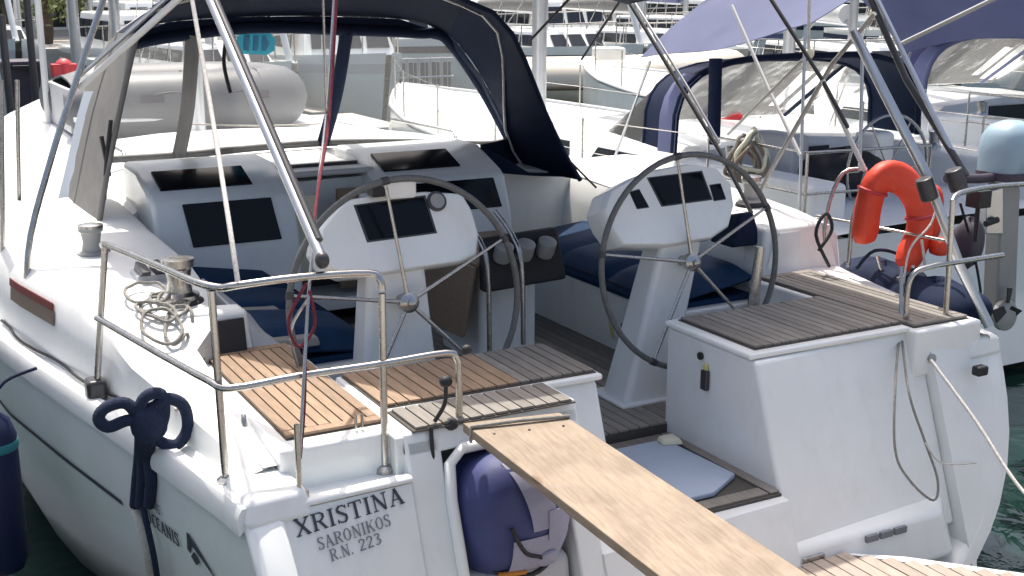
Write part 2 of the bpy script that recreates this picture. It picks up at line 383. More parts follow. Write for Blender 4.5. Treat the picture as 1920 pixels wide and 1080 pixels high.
for side in (-1, 1):
    b = MB()
    b.grid([deck_section(side, y, lerp(INNER, y)) for y in CY]); b.grid([deck_section(side, y, lerp(INNER, y)) for y in CY2])
    Y('side_deck', b, 'gelcoat_deck', smooth=40)
    # aft end of the raised coaming, with a dark recess in it
    s0 = deck_section(side, 0.34, 1.60); xs = sorted([CX+side*1.20, CX+side*1.60])
# foredeck and coachroof
b = MB(); rws = []
for y in [2.9,3.5,4.5,5.5,6.5,7.5,8.5,9.5,10.5,11.3,12.0,12.45]:
    h, z = lerp(HB, y)-0.04, lerp(ZS, y)+0.02; rws.append([Vector((CX+f*h, y, z+0.05*(1-f*f))) for f in (-1,-0.75,-0.5,-0.25,0,0.25,0.5,0.75,1)])
b.grid(rws); Y('foredeck', b, 'gelcoat_deck', smooth=50)
b = MB(); rws = []
for y, w, zt in [(2.55,1.55,1.73),(2.95,1.62,1.76),(3.6,1.66,1.78),(4.6,1.60,1.77),(5.6,1.45,1.72),(6.4,1.22,1.64),(6.9,0.95,1.55),(7.1,0.8,1.45)]:
    zb = lerp(ZS, y)-0.05
    rws.append([Vector((CX+f*w, y, z)) for f, z in [(-1.12,zb),(-1.03,zt-0.16),(-0.95,zt-0.06),(-0.8,zt-0.01),(-0.4,zt+0.03),(0,zt+0.04),(0.4,zt+0.03),(0.8,zt-0.01),(0.95,zt-0.06),(1.03,zt-0.16),(1.12,zb)]])
b.grid(rws); b.add(rws[0], [tuple(range(11))]); b.add(rws[-1], [tuple(range(10,-1,-1))])
roof = Y('coachroof', b, 'gelcoat_deck', smooth=40)
# cabin front in the cockpit: two consoles with sloping dark windows, companionway between them
def console(x0, x1, y0, zt, zm, zb, ya):
    b = MB()
    prof = [(y0+0.75, zb), (y0+0.75, zt+0.03), (y0+0.38, zt+0.02), (y0+0.06, zm+0.02), (y0, zm-0.02), (y0-0.10, ya), (y0-0.10, zb)]
    b.prism([(x0, y, z) for y, z in prof], (x1-x0, 0, 0))
    return b
pc = Y('cabin_console', console(-1.36, -0.52, 2.16, 1.885, 1.775, 1.0, 1.46), 'gelcoat', bevel=0.03, seg=3)
sc = Y('cabin_console', console(0.06, 0.98, 2.30, 1.885, 1.765, 1.0, 1.48), 'gelcoat', bevel=0.03, seg=3)
def pane(parent, p, t=0.012, m='black_gloss', name='window'):
    p = [Vector(q) for q in p]; n = (p[1]-p[0]).cross(p[3]-p[0]).normalized()
    if n.y > 0: n = -n
    b = MB(); b.prism([q-n*0.004 for q in p], n*(t+0.004)); return b.build(name, m, parent, bevel=0.004, seg=2)
def on_console(y0, zt, zm, ya, up, u0, u1, v0, v1, sk=0.0):
    A, B = ((y0+0.06, zm+0.02), (y0+0.38, zt+0.02)) if up else ((y0-0.10, ya), (y0, zm-0.02))
    f = lambda v: (A[0]+(B[0]-A[0])*v, A[1]+(B[1]-A[1])*v)
    (ya_, za), (yb, zb_) = f(v0), f(v1)
    return [(u0+sk, ya_, za), (u1+sk, ya_, za), (u1, yb, zb_), (u0, yb, zb_)]
pane(pc, on_console(2.16,1.885,1.775,1.46, True, -1.28,-0.74, 0.16,0.86))
pane(pc, on_console(2.16,1.885,1.775,1.46, False, -1.19,-0.67, 0.16,0.97, 0.03))
pane(sc, on_console(2.30,1.885,1.765,1.48, True, 0.16,0.70, 0.16,0.86))
pane(sc, on_console(2.30,1.885,1.765,1.48, False, 0.30,0.88, 0.25,0.95, 0.03))
# companionway opening with pale doors and a dark interior
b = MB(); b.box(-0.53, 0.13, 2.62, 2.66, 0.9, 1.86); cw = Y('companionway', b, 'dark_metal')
b = MB(); b.box(-0.53,-0.36, 2.22, 2.27, 1.2, 1.72); b.build('door', 'cream_panel', cw, bevel=0.01)
b = MB(); b.box(-0.20,-0.06, 2.30, 2.34, 1.1, 1.74); b.build('door', 'wood_brown', cw, bevel=0.01)
b = MB(); b.box(-0.06,0.13, 2.28, 2.33, 1.0, 1.70); b.build('door', 'gelcoat', cw, bevel=0.01)
b = MB(); b.box(-0.56,0.16, 2.26, 2.62, 0.98, 1.06); b.build('threshold', 'gelcoat', cw, bevel=0.01)
b = MB(); b.box(-0.50,0.11, 2.45, 3.0, 1.80, 1.84); b.build('sliding_hatch', 'light_grey', roof, bevel=0.015)
for x in (-1.15, 1.40):
    b = MB(); b.tube([(x,3.9,1.76),(x,3.95,1.84),(x,5.2,1.82),(x,5.25,1.72)], 0.014); b.build('hand_rail', 'steel', roof, smooth=60)

# cockpit: sole, benches, inner coaming walls
b = MB(); b.box(-1.0, 1.2, -0.20, 2.4, 0.80, 0.885); sole = Y('cockpit_sole', b, 'caulk')
planks(sole, rows(-0.75, 1.02, -0.20, 2.2, 30), 0.886, 0.012, 'teak_shaded')
for side, xi, xo in ((-1,-0.72,-1.42), (1, 0.97, 1.66)):
    b = MB(); x0, x1 = sorted((xi, xo)); b.box(x0, x1, 0.42, 2.25, 0.86, 1.235); bench = Y('bench', b, 'gelcoat', bevel=0.02)
    if side > 0:
        b = MB(); b.prism([(0.966,0.62,0.98),(0.966,1.28,0.98),(0.966,1.28,1.16),(0.966,0.62,1.16)], (-0.006,0,0)); b.build('locker_lid', 'gelcoat', bench, bevel=0.004)
        b = MB(); b.tube([(0.955,0.80,1.10),(0.93,0.80,1.09),(0.93,0.80,1.00),(0.955,0.80,0.99)], 0.012); b.build('latch', 'rubber', bench, smooth=60)
        b = MB(); b.prism([(0.958,0.99,1.10),(0.958,0.95,1.10),(0.958,0.93,0.97),(0.958,0.955,0.97)], (-0.006,0,0)); b.build('sticker', 'yellow_mark', bench)  # yellow streak painted in for a reflection on the bench face
    else:
        b = MB(); b.box(-0.725,-0.712, 0.62, 1.0, 1.02, 1.16); b.build('vent', 'rubber', bench, bevel=0.01)
# coaming inner wall (curved) on both sides
for side in (-1, 1):
    b = MB(); rws = []
    for y in [0.42,0.6,0.9,1.3,1.8,2.3,2.9]:
        xi = lerp(INNER, y); h = lerp(ZS, y)+0.02+coam(y if y > 0.6 else 0.6, side)*0.97
        rws.append([Vector((CX+side*(xi+0.01), y, h)), Vector((CX+side*(xi-0.03), y, h-0.05)), Vector((CX+side*(xi-0.07), y, h-0.18)), Vector((CX+side*(xi-0.11), y, 1.2))])
    b.grid(rws); b.add([rws[0][0], rws[0][1], rws[0][2], rws[0][3], (CX+side*1.75, 0.42, 1.2), (CX+side*1.75, 0.42, rws[0][0].z)], [(0,1,2,3,4,5)])
    w = Y('coaming_wall', b, 'gelcoat', smooth=50)
# grey backrest pad and dark recess at the aft end of the port coaming; plain white end to starboard
b = MB(); b.hexa([(-1.80,0.28,1.26),(-1.34,0.28,1.26),(-1.34,0.46,1.26),(-1.80,0.46,1.26)], [(-1.74,0.33,1.60),(-1.36,0.33,1.58),(-1.36,0.46,1.58),(-1.74,0.46,1.60)])
ce = Y('coaming_end', b, 'gelcoat', bevel=0.025, seg=3)
pane(ce, [(-1.52,0.285,1.405),(-1.385,0.285,1.405),(-1.385,0.315,1.55),(-1.51,0.315,1.55)], 0.010, 'rubber', 'recess')
b = MB(); b.hexa([(1.60,0.40,1.26),(2.20,0.40,1.26),(2.22,0.62,1.26),(1.60,0.62,1.26)], [(1.64,0.46,1.635),(2.12,0.46,1.635),(2.12,0.62,1.635),(1.64,0.62,1.635)])
Y('coaming_end', b, 'gelcoat', bevel=0.03, seg=3)
b = MB(); b.hexa([(-1.34,0.30,1.24),(-1.02,0.30,1.24),(-1.02,1.15,1.24),(-1.34,1.15,1.24)], [(-1.36,0.34,1.52),(-1.29,0.40,1.44),(-1.29,1.15,1.50),(-1.36,1.15,1.56)])
Y('backrest_panel', b, 'light_grey', bevel=0.02)
b = MB(); b.hexa([(-1.36,0.44,1.33),(-0.99,0.44,1.33),(-0.99,1.20,1.33),(-1.36,1.20,1.33)], [(-1.36,0.45,1.39),(-1.0,0.45,1.375),(-1.0,1.19,1.375),(-1.36,1.19,1.41)])
Y('bench_lid', b, 'nonskid_grey', bevel=0.012)
# portlight in the port coaming
def coam_face(y, k, off=0.004):
    s = deck_section(-1, y, lerp(INNER, y)); a, c = s[3], s[4]; p = a+(c-a)*k; return p+Vector((-off, 0, off*0.4))
b = MB(); ysw = [0.92,1.05,1.2,1.35,1.5]
b.sheet([[coam_face(y, 0.35) for y in ysw], [coam_face(y, 1.0) for y in ysw]], 0.006)
pl = Y('portlight', b, 'brown_trim')
b = MB(); b.sheet([[coam_face(y, 0.80, 0.009) for y in ysw], [coam_face(y, 1.04, 0.009) for y in ysw]], 0.006); b.build('portlight_trim', 'dull_red', pl)

# ---- stern: quarter panels, lockers, seats, transom wall
def quarter(side, xi, ztop, name):
    zs = [0.12,0.18,0.25,0.35,0.45,0.55,0.7,0.85,1.0,1.12,ztop]
    b = MB(); aft = []; fwd = []
    for z in zs:
        p = hull_pt(side, -0.9, min(z, 1.235)); xo = p.x
        if side*(xo-xi) < 0.01: xo = xi+side*0.01
        aft.append([Vector((xi+(xo-xi)*t, yt(z, xi+(xo-xi)*t)-0.012, z)) for t in (0,0.25,0.5,0.75,0.92,1.0)])
    b.grid(aft)
    # top ledge back to the deck and inboard cheek
    t = aft[-1]; b.grid([t, [v+Vector((0,0.5,0.012)) for v in t]])
    b.grid([[r[0] for r in aft], [r[0]+Vector((0,0.6,0)) for r in aft]])
    return Y(name, b, 'gelcoat', smooth=35)
pq = quarter(-1, -1.19, 1.235, 'stern_quarter'); sq = quarter(1, 1.56, 1.285, 'stern_quarter')
# rounded corner posts of the stern, sunlit caps
for side in (-1, 1):
    b = MB(); pts = []
    for z in [1.26,1.20,1.05,0.85,0.65,0.5,0.38,0.28]:
        p = hull_pt(side, -0.9, min(z,1.235)); pts.append(p+Vector((-side*0.034, 0.025, 0)))
    pts[0] += Vector((0,0.02,0)); pts = [q-Vector((0,(0.30 if side < 0 else 0.0)*(1.24-min(q.z,1.24)),0)) for q in pts]
    w = 0.075; rr = []
    for q in pts: rr.append([q+Vector((side*0.036,0.06,0)), q+Vector((side*0.04,-0.015,0)), q+Vector((side*0.015,-0.04,0)), q+Vector((-side*w,-0.045,0)), q+Vector((-side*(w+0.02),-0.03,0)), q+Vector((-side*(w+0.02),0.20,0))])
    b.loft(rr); Y('stern_corner', b, 'gelcoat', bevel=0.012, smooth=35)
    p = hull_pt(side, -0.9, 1.235); b = MB(); x0, x1 = sorted((p.x+side*0.012, p.x-side*0.24))
    ya0, ya1 = yt(1.22,x0)-0.03, yt(1.22,x1)-0.03
    b.hexa([(x0,ya0,1.20),(x1,ya1,1.20),(x1,-0.70,1.20),(x0,-0.66,1.20)], [(x0+0.02,ya0+0.03,1.305),(x1-0.02,ya1+0.03,1.305),(x1-0.02,-0.72,1.312),(x0+0.02,-0.70,1.312)])
    Y('corner_cap', b, 'gelcoat', bevel=0.03, seg=3)
# capping along the top of the name panel
ca0, ca1 = yt(1.235,-1.66)-0.022, yt(1.235,-1.18)-0.022
b = MB(); b.hexa([(-1.66,ca0,1.238),(-1.18,ca1,1.238),(-1.18,ca1+0.06,1.238),(-1.66,ca0+0.06,1.238)], [(-1.66,ca0+0.005,1.262),(-1.18,ca1+0.005,1.262),(-1.18,ca1+0.055,1.262),(-1.66,ca0+0.055,1.262)])
Y('stern_capping', b, 'gelcoat', bevel=0.012)
# side seats (long narrow teak seats on both quarters)
for side, x0, x1 in ((-1,-1.62,-1.17), (1, 1.46, 1.90)):
    b = MB(); b.box(x0, x1, -0.86 if side > 0 else -0.90, 0.36, 1.16, 1.392); seat = Y('side_seat', b, 'gelcoat', bevel=0.018, seg=3)
    a0, a1 = (x0+0.05, x1-0.03) if side < 0 else (x0+0.03, x1-0.05)
    b = MB(); b.box(a0-0.002, a1+0.002, -0.815, 0.315, 1.388, 1.396); b.build('caulking', 'caulk', seat)
    m = 'teak' if side < 0 else 'teak_shaded'
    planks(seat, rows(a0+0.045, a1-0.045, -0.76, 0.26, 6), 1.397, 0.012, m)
    planks(seat, [(a0, a0+0.045, -0.76, 0.26), (a1-0.045, a1, -0.76, 0.26)], 1.397, 0.013, m)
    planks(seat, [(a0, a1, -0.812, -0.76), (a0, a1, 0.26, 0.312)], 1.397, 0.013, m)
# starboard helm locker: tall white box with raked aft face and teak top
def raked_box(x0, x1, yf, zt, zb, inset=0.0):
    b = MB(); f = lambda z, x: yt(z, x)+0.045
    b.hexa([(x0,f(zb,x0),zb),(x1,f(zb,x1),zb),(x1,yf,zb),(x0,yf,zb)], [(x0,f(zt,x0),zt),(x1,f(zt,x1),zt),(x1,yf,zt),(x0,yf,zt)]); return b
sl = Y('helm_locker', raked_box(0.53, 1.56, -0.17, 1.372, 0.5), 'gelcoat', bevel=0.02, seg=3)
b = MB(); b.box(0.515, 1.47, yt(1.4)+0.03, -0.165, 1.374, 1.402); b.build('lid', 'gelcoat', sl, bevel=0.012, seg=3)
b = MB(); b.box(0.575, 1.455, -0.765, -0.20, 1.400, 1.407); b.build('caulking', 'caulk', sl)
planks(sl, rows(0.58, 1.45, -0.76, -0.205, 17), 1.408, 0.011, 'teak_shaded')
b = MB(); b.lathe([(0.018,0),(0.018,0.012),(0.012,0.014)], (0.528,-0.45,1.30), (-1,0,0)); b.build('lock', 'rubber', sl, smooth=40)
b = MB(); b.box(0.505,0.528,-0.52,-0.475,1.15,1.245); b.build('latch', 'dark_metal', sl, bevel=0.006)
b = MB(); b.box(0.512,0.528,-0.51,-0.48,1.245,1.275); b.build('latch_tag', 'yellow_mark', sl, bevel=0.004)
# foot of the locker, flaring down to the platform hinge
b = MB(); b.hexa([(-0.55,-1.20,0.40),(1.45,-1.20,0.40),(1.62,-1.0,0.40),(-0.55,-1.0,0.40)], [(-0.55,yt(0.62)-0.02,0.62),(1.40,yt(0.62)-0.02,0.62),(1.6,-0.95,0.66),(-0.55,-0.95,0.66)])
foot = Y('stern_foot', b, 'gelcoat', bevel=0.03, seg=3)
# port helm seat, deeper at the gangplank, over the life raft locker
ps = Y('helm_seat', (lambda b: b.hexa([(-1.18,-0.98,0.60),(-0.20,-0.98,0.60),(-0.20,-0.24,0.60),(-1.18,-0.24,0.60)], [(-1.18,-0.70,1.372),(-0.20,-0.70,1.372),(-0.20,-0.24,1.372),(-1.18,-0.24,1.372)]))(MB()), 'gelcoat', bevel=0.02, seg=3)
b = MB(); b.box(-1.175, -0.185, -0.725, -0.235, 1.374, 1.402); b.build('lid', 'gelcoat', ps, bevel=0.012, seg=3)
b = MB(); b.box(-1.155, -0.205, -0.70, -0.26, 1.400, 1.407); b.build('caulking', 'caulk', ps)
planks(ps, rows(-1.15, -0.56, -0.695, -0.265, 11), 1.408, 0.011, 'teak'); planks(ps, rows(-0.56, -0.21, -0.695, -0.265, 7), 1.408, 0.011, 'teak_shaded')  # one teak seat, split into lit and shaded colours
# raft locker: jambs, lintel and back
b = MB()
def jamb(x0, x1, z0, z1, yb=-0.70):
    b.hexa([(x0,yt(z0,x0),z0),(x1,yt(z0,x1),z0),(x1,yb,z0),(x0,yb,z0)], [(x0,yt(z1,x0),z1),(x1,yt(z1,x1),z1),(x1,yb,z1),(x0,yb,z1)])
jamb(-1.185,-1.045, 0.35, 1.37, -0.69); jamb(-0.545,-0.44, 0.35, 1.37); jamb(-1.185,-0.44, 1.31, 1.395); jamb(-1.185,-0.44, 0.35, 0.62)
rl = Y('raft_locker', b, 'gelcoat', bevel=0.012, seg=3)
b = MB(); b.box(-1.15,-0.47,-0.97,-0.73,1.397,1.403); b.build('caulking', 'caulk', rl)
b = MB(); b.box(-1.215,-1.10,-0.96,-0.62,0.95,1.385); b.build('filler_panel', 'gelcoat', rl, bevel=0.01)
planks(rl, rows(-1.14, -0.48, -0.965, -0.735, 12), 1.404, 0.011, 'teak_shaded')
fr = [(x, yt(z,x)-0.018, z) for x, z in ((-1.045,0.45),(-1.045,1.15),(-1.03,1.27),(-0.97,1.315),(-0.55,1.315))]
b = MB(); b.tube(fr, 0.022, 10); b.build('rim', 'gelcoat', rl, smooth=60)
# transom wall under the walk-through with panel joints, the step and its blue pad
for i, (x0, x1) in enumerate([(-0.438,-0.24),(-0.234,0.06),(0.066,0.535)]):
    b = MB(); b.hexa([(x0,yt(0.45,x0)-0.01,0.45),(x1,yt(0.45,x1)-0.01,0.45),(x1,-0.75,0.45),(x0,-0.75,0.45)], [(x0,yt(0.83,x0)-0.01,0.83),(x1,yt(0.83,x1)-0.01,0.83),(x1,-0.75,0.83),(x0,-0.75,0.83)])
    Y('transom_panel', b, 'gelcoat', bevel=0.006)
b = MB(); b.box(-0.20, 0.53, -1.04, -0.205, 0.78, 0.842); st = Y('stern_step', b, 'caulk')
planks(st, [(0.475,0.53,-1.03,-0.22),(-0.20,-0.14,-1.03,-0.22)], 0.843, 0.010, 'teak_shaded'); planks(st, [(-0.13,0.47,-1.03,-0.955), (-0.13,0.47,-0.30,-0.22)], 0.843, 0.010, 'teak_shaded')
b = MB(); b.prism([(-0.12,-0.935,0.843),(0.25,-0.935,0.843),(0.455,-0.82,0.843),(0.43,-0.32,0.843),(-0.12,-0.32,0.843)], (0,0,0.028)); b.build('step_pad', 'blue_pad', st, bevel=0.01)
b = MB(); b.hexa([(0.36,-0.40,0.87),(0.46,-0.44,0.87),(0.47,-0.33,0.87),(0.37,-0.33,0.87)], [(0.37,-0.39,0.90),(0.45,-0.42,0.90),(0.46,-0.34,0.90),(0.38,-0.34,0.90)]); b.build('pad_sun_patch', 'cream_panel', st, bevel=0.01)  # cream slab stands in for a patch of sunlight on the pad
# lowered bathing platform
def plat(x, k): return x
b = MB(); b.prism([(-0.80,-1.36,0.50),(0.40,-1.24,0.50),(0.80,-1.135,0.50),(1.02,-1.30,0.50),(1.62,-1.95,0.50),(1.62,-2.35,0.50),(-1.5,-2.35,0.50),(-1.5,-1.95,0.50)], (0,0,0.05))
pf = Y('bathing_platform', b, 'gelcoat', bevel=0.015, seg=3)
pr = []
n = 44
for i in range(n):
    x0 = -1.42+2.96*i/n; x1 = -1.42+2.96*(i+1)/n; xm = max(abs(x0-0.06), abs(x1-0.06))
    yf = (-1.17 if x0 > 0.4 else -1.27-0.1*(0.4-x0)) if xm < 0.74 else -1.17-(xm-0.74)*0.98
    if x1 < 0: yf = min(yf, -1.40)
    pr.append((x0, x1, -2.31, yf))
b = MB(); b.prism([(-0.76,-1.38,0.549),(0.40,-1.26,0.549),(0.78,-1.16,0.549),(1.56,-1.96,0.549),(1.56,-2.32,0.549),(-1.44,-2.32,0.549),(-1.44,-1.96,0.549)], (0,0,0.006)); b.build('caulking', 'caulk', pf)
planks(pf, pr, 0.556, 0.010, 'pale_teak')
for x in (-0.6, 0.62):
    b = MB(); b.box(x-0.06, x+0.06, -1.17, -1.115, 0.545, 0.585); b.build('hinge', 'steel', pf, bevel=0.006)
# maker's plate low on the starboard foot: a dark engraved strip
b = MB(); s = Vector((1.05, yt(0.56)-0.034, 0.56))
for k in range(3): b.box(0.92+k*0.085, 0.99+k*0.085, yt(0.60)-0.036, yt(0.60)-0.02, 0.575, 0.605)
b.build('engraved_plate', 'letters_grey', foot)

# ---- lettering on the port quarter
def stroke(b, p0, p1, w, O, U, V, n, lift=0.004):
    a = Vector(p0); c = Vector(p1); d = (c-a).normalized(); q = Vector((-d.y, d.x))*w/2
    pts = [a-q, c-q, c+q, a+q]; b.prism([O+U*p.x+V*p.y+n*lift for p in pts], n*0.002)
GL = {  # unit-height glyphs as strokes: (x0,y0,x1,y1,width)
 'X': (0.78, [(0.08,0,0.70,1,0.09),(0.10,1,0.68,0,0.17),(0,0.03,0.26,0.03,0.06),(0.52,0.03,0.78,0.03,0.06),(0.0,0.97,0.26,0.97,0.06),(0.54,0.97,0.78,0.97,0.06)]),
 'R': (0.74, [(0.15,0,0.15,1,0.16),(0,0.03,0.30,0.03,0.06),(0,0.97,0.45,0.97,0.07),(0.45,0.97,0.60,0.86,0.10),(0.60,0.88,0.60,0.64,0.15),(0.60,0.64,0.45,0.52,0.10),(0.2,0.51,0.46,0.51,0.07),(0.38,0.51,0.66,0.03,0.15),(0.58,0.03,0.76,0.03,0.06)]),
 'I': (0.34, [(0.17,0,0.17,1,0.16),(0.02,0.03,0.32,0.03,0.06),(0.02,0.97,0.32,0.97,0.06)]),
 'S': (0.58, [(0.52,0.98,0.52,0.76,0.06),(0.52,0.86,0.38,0.97,0.08),(0.40,0.97,0.18,0.97,0.08),(0.20,0.97,0.08,0.84,0.13),(0.08,0.86,0.10,0.66,0.14),(0.08,0.70,0.48,0.38,0.16),(0.48,0.42,0.50,0.16,0.14),(0.50,0.18,0.38,0.03,0.12),(0.42,0.03,0.18,0.03,0.08),(0.2,0.03,0.06,0.14,0.08),(0.05,0.0,0.05,0.25,0.06)]),
 'T': (0.70, [(0.35,0,0.35,1,0.16),(0.18,0.03,0.52,0.03,0.06),(0.02,0.97,0.68,0.97,0.07),(0.03,0.98,0.03,0.76,0.06),(0.67,0.98,0.67,0.76,0.06)]),
 'N': (0.82, [(0.14,0,0.14,1,0.07),(0.12,1,0.68,0,0.17),(0.68,0,0.68,1,0.07),(0,0.03,0.28,0.03,0.06),(0.54,0.97,0.82,0.97,0.06),(0,0.97,0.2,0.97,0.06)]),
 'A': (0.78, [(0.10,0,0.38,1,0.07),(0.36,1,0.68,0,0.17),(0.18,0.34,0.56,0.34,0.06),(0,0.03,0.24,0.03,0.06),(0.52,0.03,0.80,0.03,0.06)]),
 'O': (0.78, [(0.12,0.25,0.12,0.75,0.15),(0.12,0.72,0.30,0.97,0.11),(0.28,0.97,0.50,0.97,0.08),(0.48,0.97,0.66,0.72,0.11),(0.66,0.75,0.66,0.25,0.15),(0.66,0.28,0.48,0.03,0.11),(0.5,0.03,0.28,0.03,0.08),(0.30,0.03,0.12,0.28,0.11)]),
 'K': (0.78, [(0.14,0,0.14,1,0.16),(0,0.03,0.28,0.03,0.06),(0,0.97,0.28,0.97,0.06),(0.18,0.44,0.66,0.97,0.07),(0.34,0.58,0.68,0.03,0.16),(0.56,0.03,0.80,0.03,0.06),(0.54,0.97,0.76,0.97,0.06)]),
 '.': (0.24, [(0.12,0.0,0.12,0.14,0.14)]), ' ': (0.40, []),
 '2': (0.56, [(0.06,0.72,0.12,0.90,0.10),(0.10,0.90,0.26,0.98,0.09),(0.26,0.97,0.44,0.88,0.11),(0.46,0.90,0.47,0.66,0.14),(0.47,0.68,0.06,0.08,0.10),(0.04,0.06,0.52,0.06,0.12)]),
 '3': (0.56, [(0.06,0.84,0.18,0.97,0.09),(0.16,0.96,0.36,0.96,0.08),(0.36,0.96,0.46,0.74,0.12),(0.46,0.76,0.24,0.54,0.10),(0.26,0.54,0.48,0.38,0.10),(0.48,0.40,0.46,0.16,0.14),(0.46,0.16,0.28,0.03,0.10),(0.30,0.03,0.06,0.10,0.09)]),
}
def lettering(name, text, O, U, V, h, m, parent, track=0.10, slant=0.0):
    n = U.cross(V).normalized(); b = MB(); x = 0
    for ch in text:
        w, st_ = GL[ch]
        for x0, y0, x1, y1, wd in st_: stroke(b, ((x+x0)*h+slant*y0*h, y0*h), ((x+x1)*h+slant*y1*h, y1*h), wd*h, O, U, V, n)
        x += w+track
    return b.build(name, m, parent), x*h
Vt = Vector((0, 0.37, 1)).normalized()
def on_transom(px, py):
    lo, hi = -0.5, 1.0     # plane y = yt(z) - 0.012
    d = at(px, py, y=-1.0) - CAM; t = (-0.90-0.37*1.235-0.055-0.012+0.37*CAM.z+0.055*CAM.x-CAM.y)/(d.y-0.37*d.z-0.055*d.x); return CAM + d*t
def line_text(name, text, p0, p1, hpx_top, m, track=0.10):
    A, B, T = on_transom(*p0), on_transom(*p1), on_transom(*hpx_top); U = (B-A).normalized(); V = Vt - U*Vt.dot(U); V.normalize()
    h = (T-A).dot(V); wid = sum(GL[c][0]+track for c in text)-track; want = (B-A).length
    n = U.cross(V).normalized(); b = MB(); x = 0; s = want/(wid*h)
    for ch in text:
        w, st_ = GL[ch]
        for x0, y0, x1, y1, wd in st_: stroke(b, ((x+x0)*h*s, y0*h), ((x+x1)*h*s, y1*h), wd*h*min(1.2, s)*0.85, A, U, V, n)
        x += w+track
    o = b.build(name, m, pq); o['label'] = 'lettering reading '+text; return o
line_text('lettering', 'XRISTINA', (556,1008), (758,943), (550,975), 'letters')
line_text('lettering', 'SARONIKOS', (598,1032), (733,985), (594,1009), 'letters_grey')
line_text('lettering', 'R.N.', (621,1053), (663,1038), (617,1031), 'letters_grey')
line_text('lettering', '223', (675,1034), (716,1019), (671,1012), 'letters_grey')
# small maker's lettering and emblem on the topsides
def hull_plane(y, z):
    O = hull_pt(-1, y, z, 0.003); U = (hull_pt(-1, y-0.1, z, 0.003)-O).normalized(); V = (hull_pt(-1, y, z+0.05, 0.003)-O).normalized(); return O, U, V
GL.update({'C': (0.70, [(0.12,0.25,0.12,0.75,0.15),(0.12,0.72,0.32,0.96,0.11),(0.30,0.96,0.60,0.90,0.09),(0.12,0.28,0.32,0.04,0.11),(0.30,0.04,0.60,0.10,0.09)]),
 'E': (0.60, [(0.12,0,0.12,1,0.15),(0.1,0.05,0.54,0.05,0.10),(0.1,0.95,0.54,0.95,0.10),(0.1,0.5,0.46,0.5,0.09)]),
 '4': (0.6, [(0.42,0,0.42,1,0.13),(0.42,1,0.05,0.34,0.1),(0.03,0.32,0.58,0.32,0.1)]), '5': (0.56,[(0.1,0.95,0.5,0.95,0.1),(0.1,0.95,0.1,0.55,0.1),(0.1,0.58,0.4,0.58,0.1),(0.44,0.56,0.46,0.15,0.13),(0.44,0.1,0.06,0.06,0.1)])})
O, U, V = hull_plane(-0.03, 0.925); lettering('maker_lettering', 'OCEANIS', O, U, V, 0.055, 'letters', hull, 0.12, 0.2)
O, U, V = hull_plane(-0.13, 1.0); lettering('maker_lettering', '45', O, U, V, 0.04, 'letters_grey', hull, 0.12, 0.2)
O, U, V = hull_plane(-0.36, 0.945); b = MB(); n = U.cross(V).normalized()
for poly in ([(0,0.0),(0.035,0.075),(0.055,0.075),(0.05,0.035),(0.02,-0.01)], [(0.06,0.07),(0.24,-0.05),(0.06,0.03)], [(0.02,-0.02),(0.06,0.01),(0.09,-0.02),(0.05,-0.045)]):
    b.prism([O+U*p[0]+V*p[1]+n*0.002 for p in poly], n*0.002)
b.build('emblem', 'letters', hull)

# ---- pushpits (stern rails)
def posts_rails(name, tubes, r=0.0135):
    p = Y(name, (lambda b: b.tube(tubes[0][1], tubes[0][2] if len(tubes[0]) > 2 else r, 10))(MB()), 'steel', smooth=60)
    for t in tubes[1:]:
        b = MB(); b.tube(t[1], t[2] if len(t) > 2 else r, 10); b.build(t[0], t[3] if len(t) > 3 else 'steel', p, smooth=60)
    return p
zt, zl = 1.955, 1.60
L1b, L1t = Vector((-2.02,0.34,1.29)), at(197,458,y=0.32)
L2b, L2t = Vector((-1.79,-0.80,1.28)), at(396,540,y=-0.80)
L3b, L3t = Vector((-1.235,-0.90,1.25)), at(716,545,y=-0.90)
L3c = at(690,512,y=-0.88)
top = [L1t+Vector((0.02,0.06,-0.05)), L1t, at(300,500,y=-0.35), at(370,530,y=-0.72), L2t+Vector((0.03,-0.01,0.0)), at(445,535,y=-0.86), at(560,520,y=-0.89), L3c, at(712,525,y=-0.895), L3t]
R1 = at(62,540,y=1.45)
low = [at(182,596,y=0.33), at(300,664,y=-0.30), at(388,712,y=-0.74), at(432,728,y=-0.85), at(560,705,y=-0.88), at(715,682,y=-0.91), at(835,662,y=-0.93), at(856,672,y=-0.935), at(860,700,y=-0.935), at(861,785,y=-0.935)]
pp = posts_rails('pushpit', [('rail', spline([Vector(p) for p in top], 4)), ('rail', spline([Vector(p) for p in low], 4)),
    ('post', [L1b, L1t]), ('post', [L2b, L2t+Vector((0,0,-0.01))]), ('post', [L3b, L3t+Vector((0,0,-0.01))])])
for p in (L1b, L2b, L3b):
    b = MB(); b.lathe([(0.032,-0.02),(0.032,0.006),(0.02,0.016)], p); b.build('post_base', 'steel', pp, smooth=40)
b = MB(); b.box(-2.06,-1.98,0.30,0.40,1.27,1.36); b.build('clamp', 'dark_metal', pp, bevel=0.02)
# clamps and dark sockets where the gate rail meets the plank
for c, r in ((at(846,795,y=-0.95),0.024), (at(875,655,y=-0.93),0.018), (at(836,715,y=-0.92),0.022)):
    b = MB(); b.ellipsoid(c, (r*1.2, r, r), 10, 8); b.build('clamp', 'rubber', pp, smooth=60)
for a, c in (((808,800),(806,1080)), ((836,725),(815,790))):
    p0, p1 = at(*a, y=-0.97), at(*c, y=-1.02 if c[1] > 1000 else -0.96)
    b = MB(); b.tube([p0, (p0+p1)/2+Vector((0.012,-0.01,0)), p1], 0.008, 8, smooth=5); b.build('cable', 'rubber', pp, smooth=60)
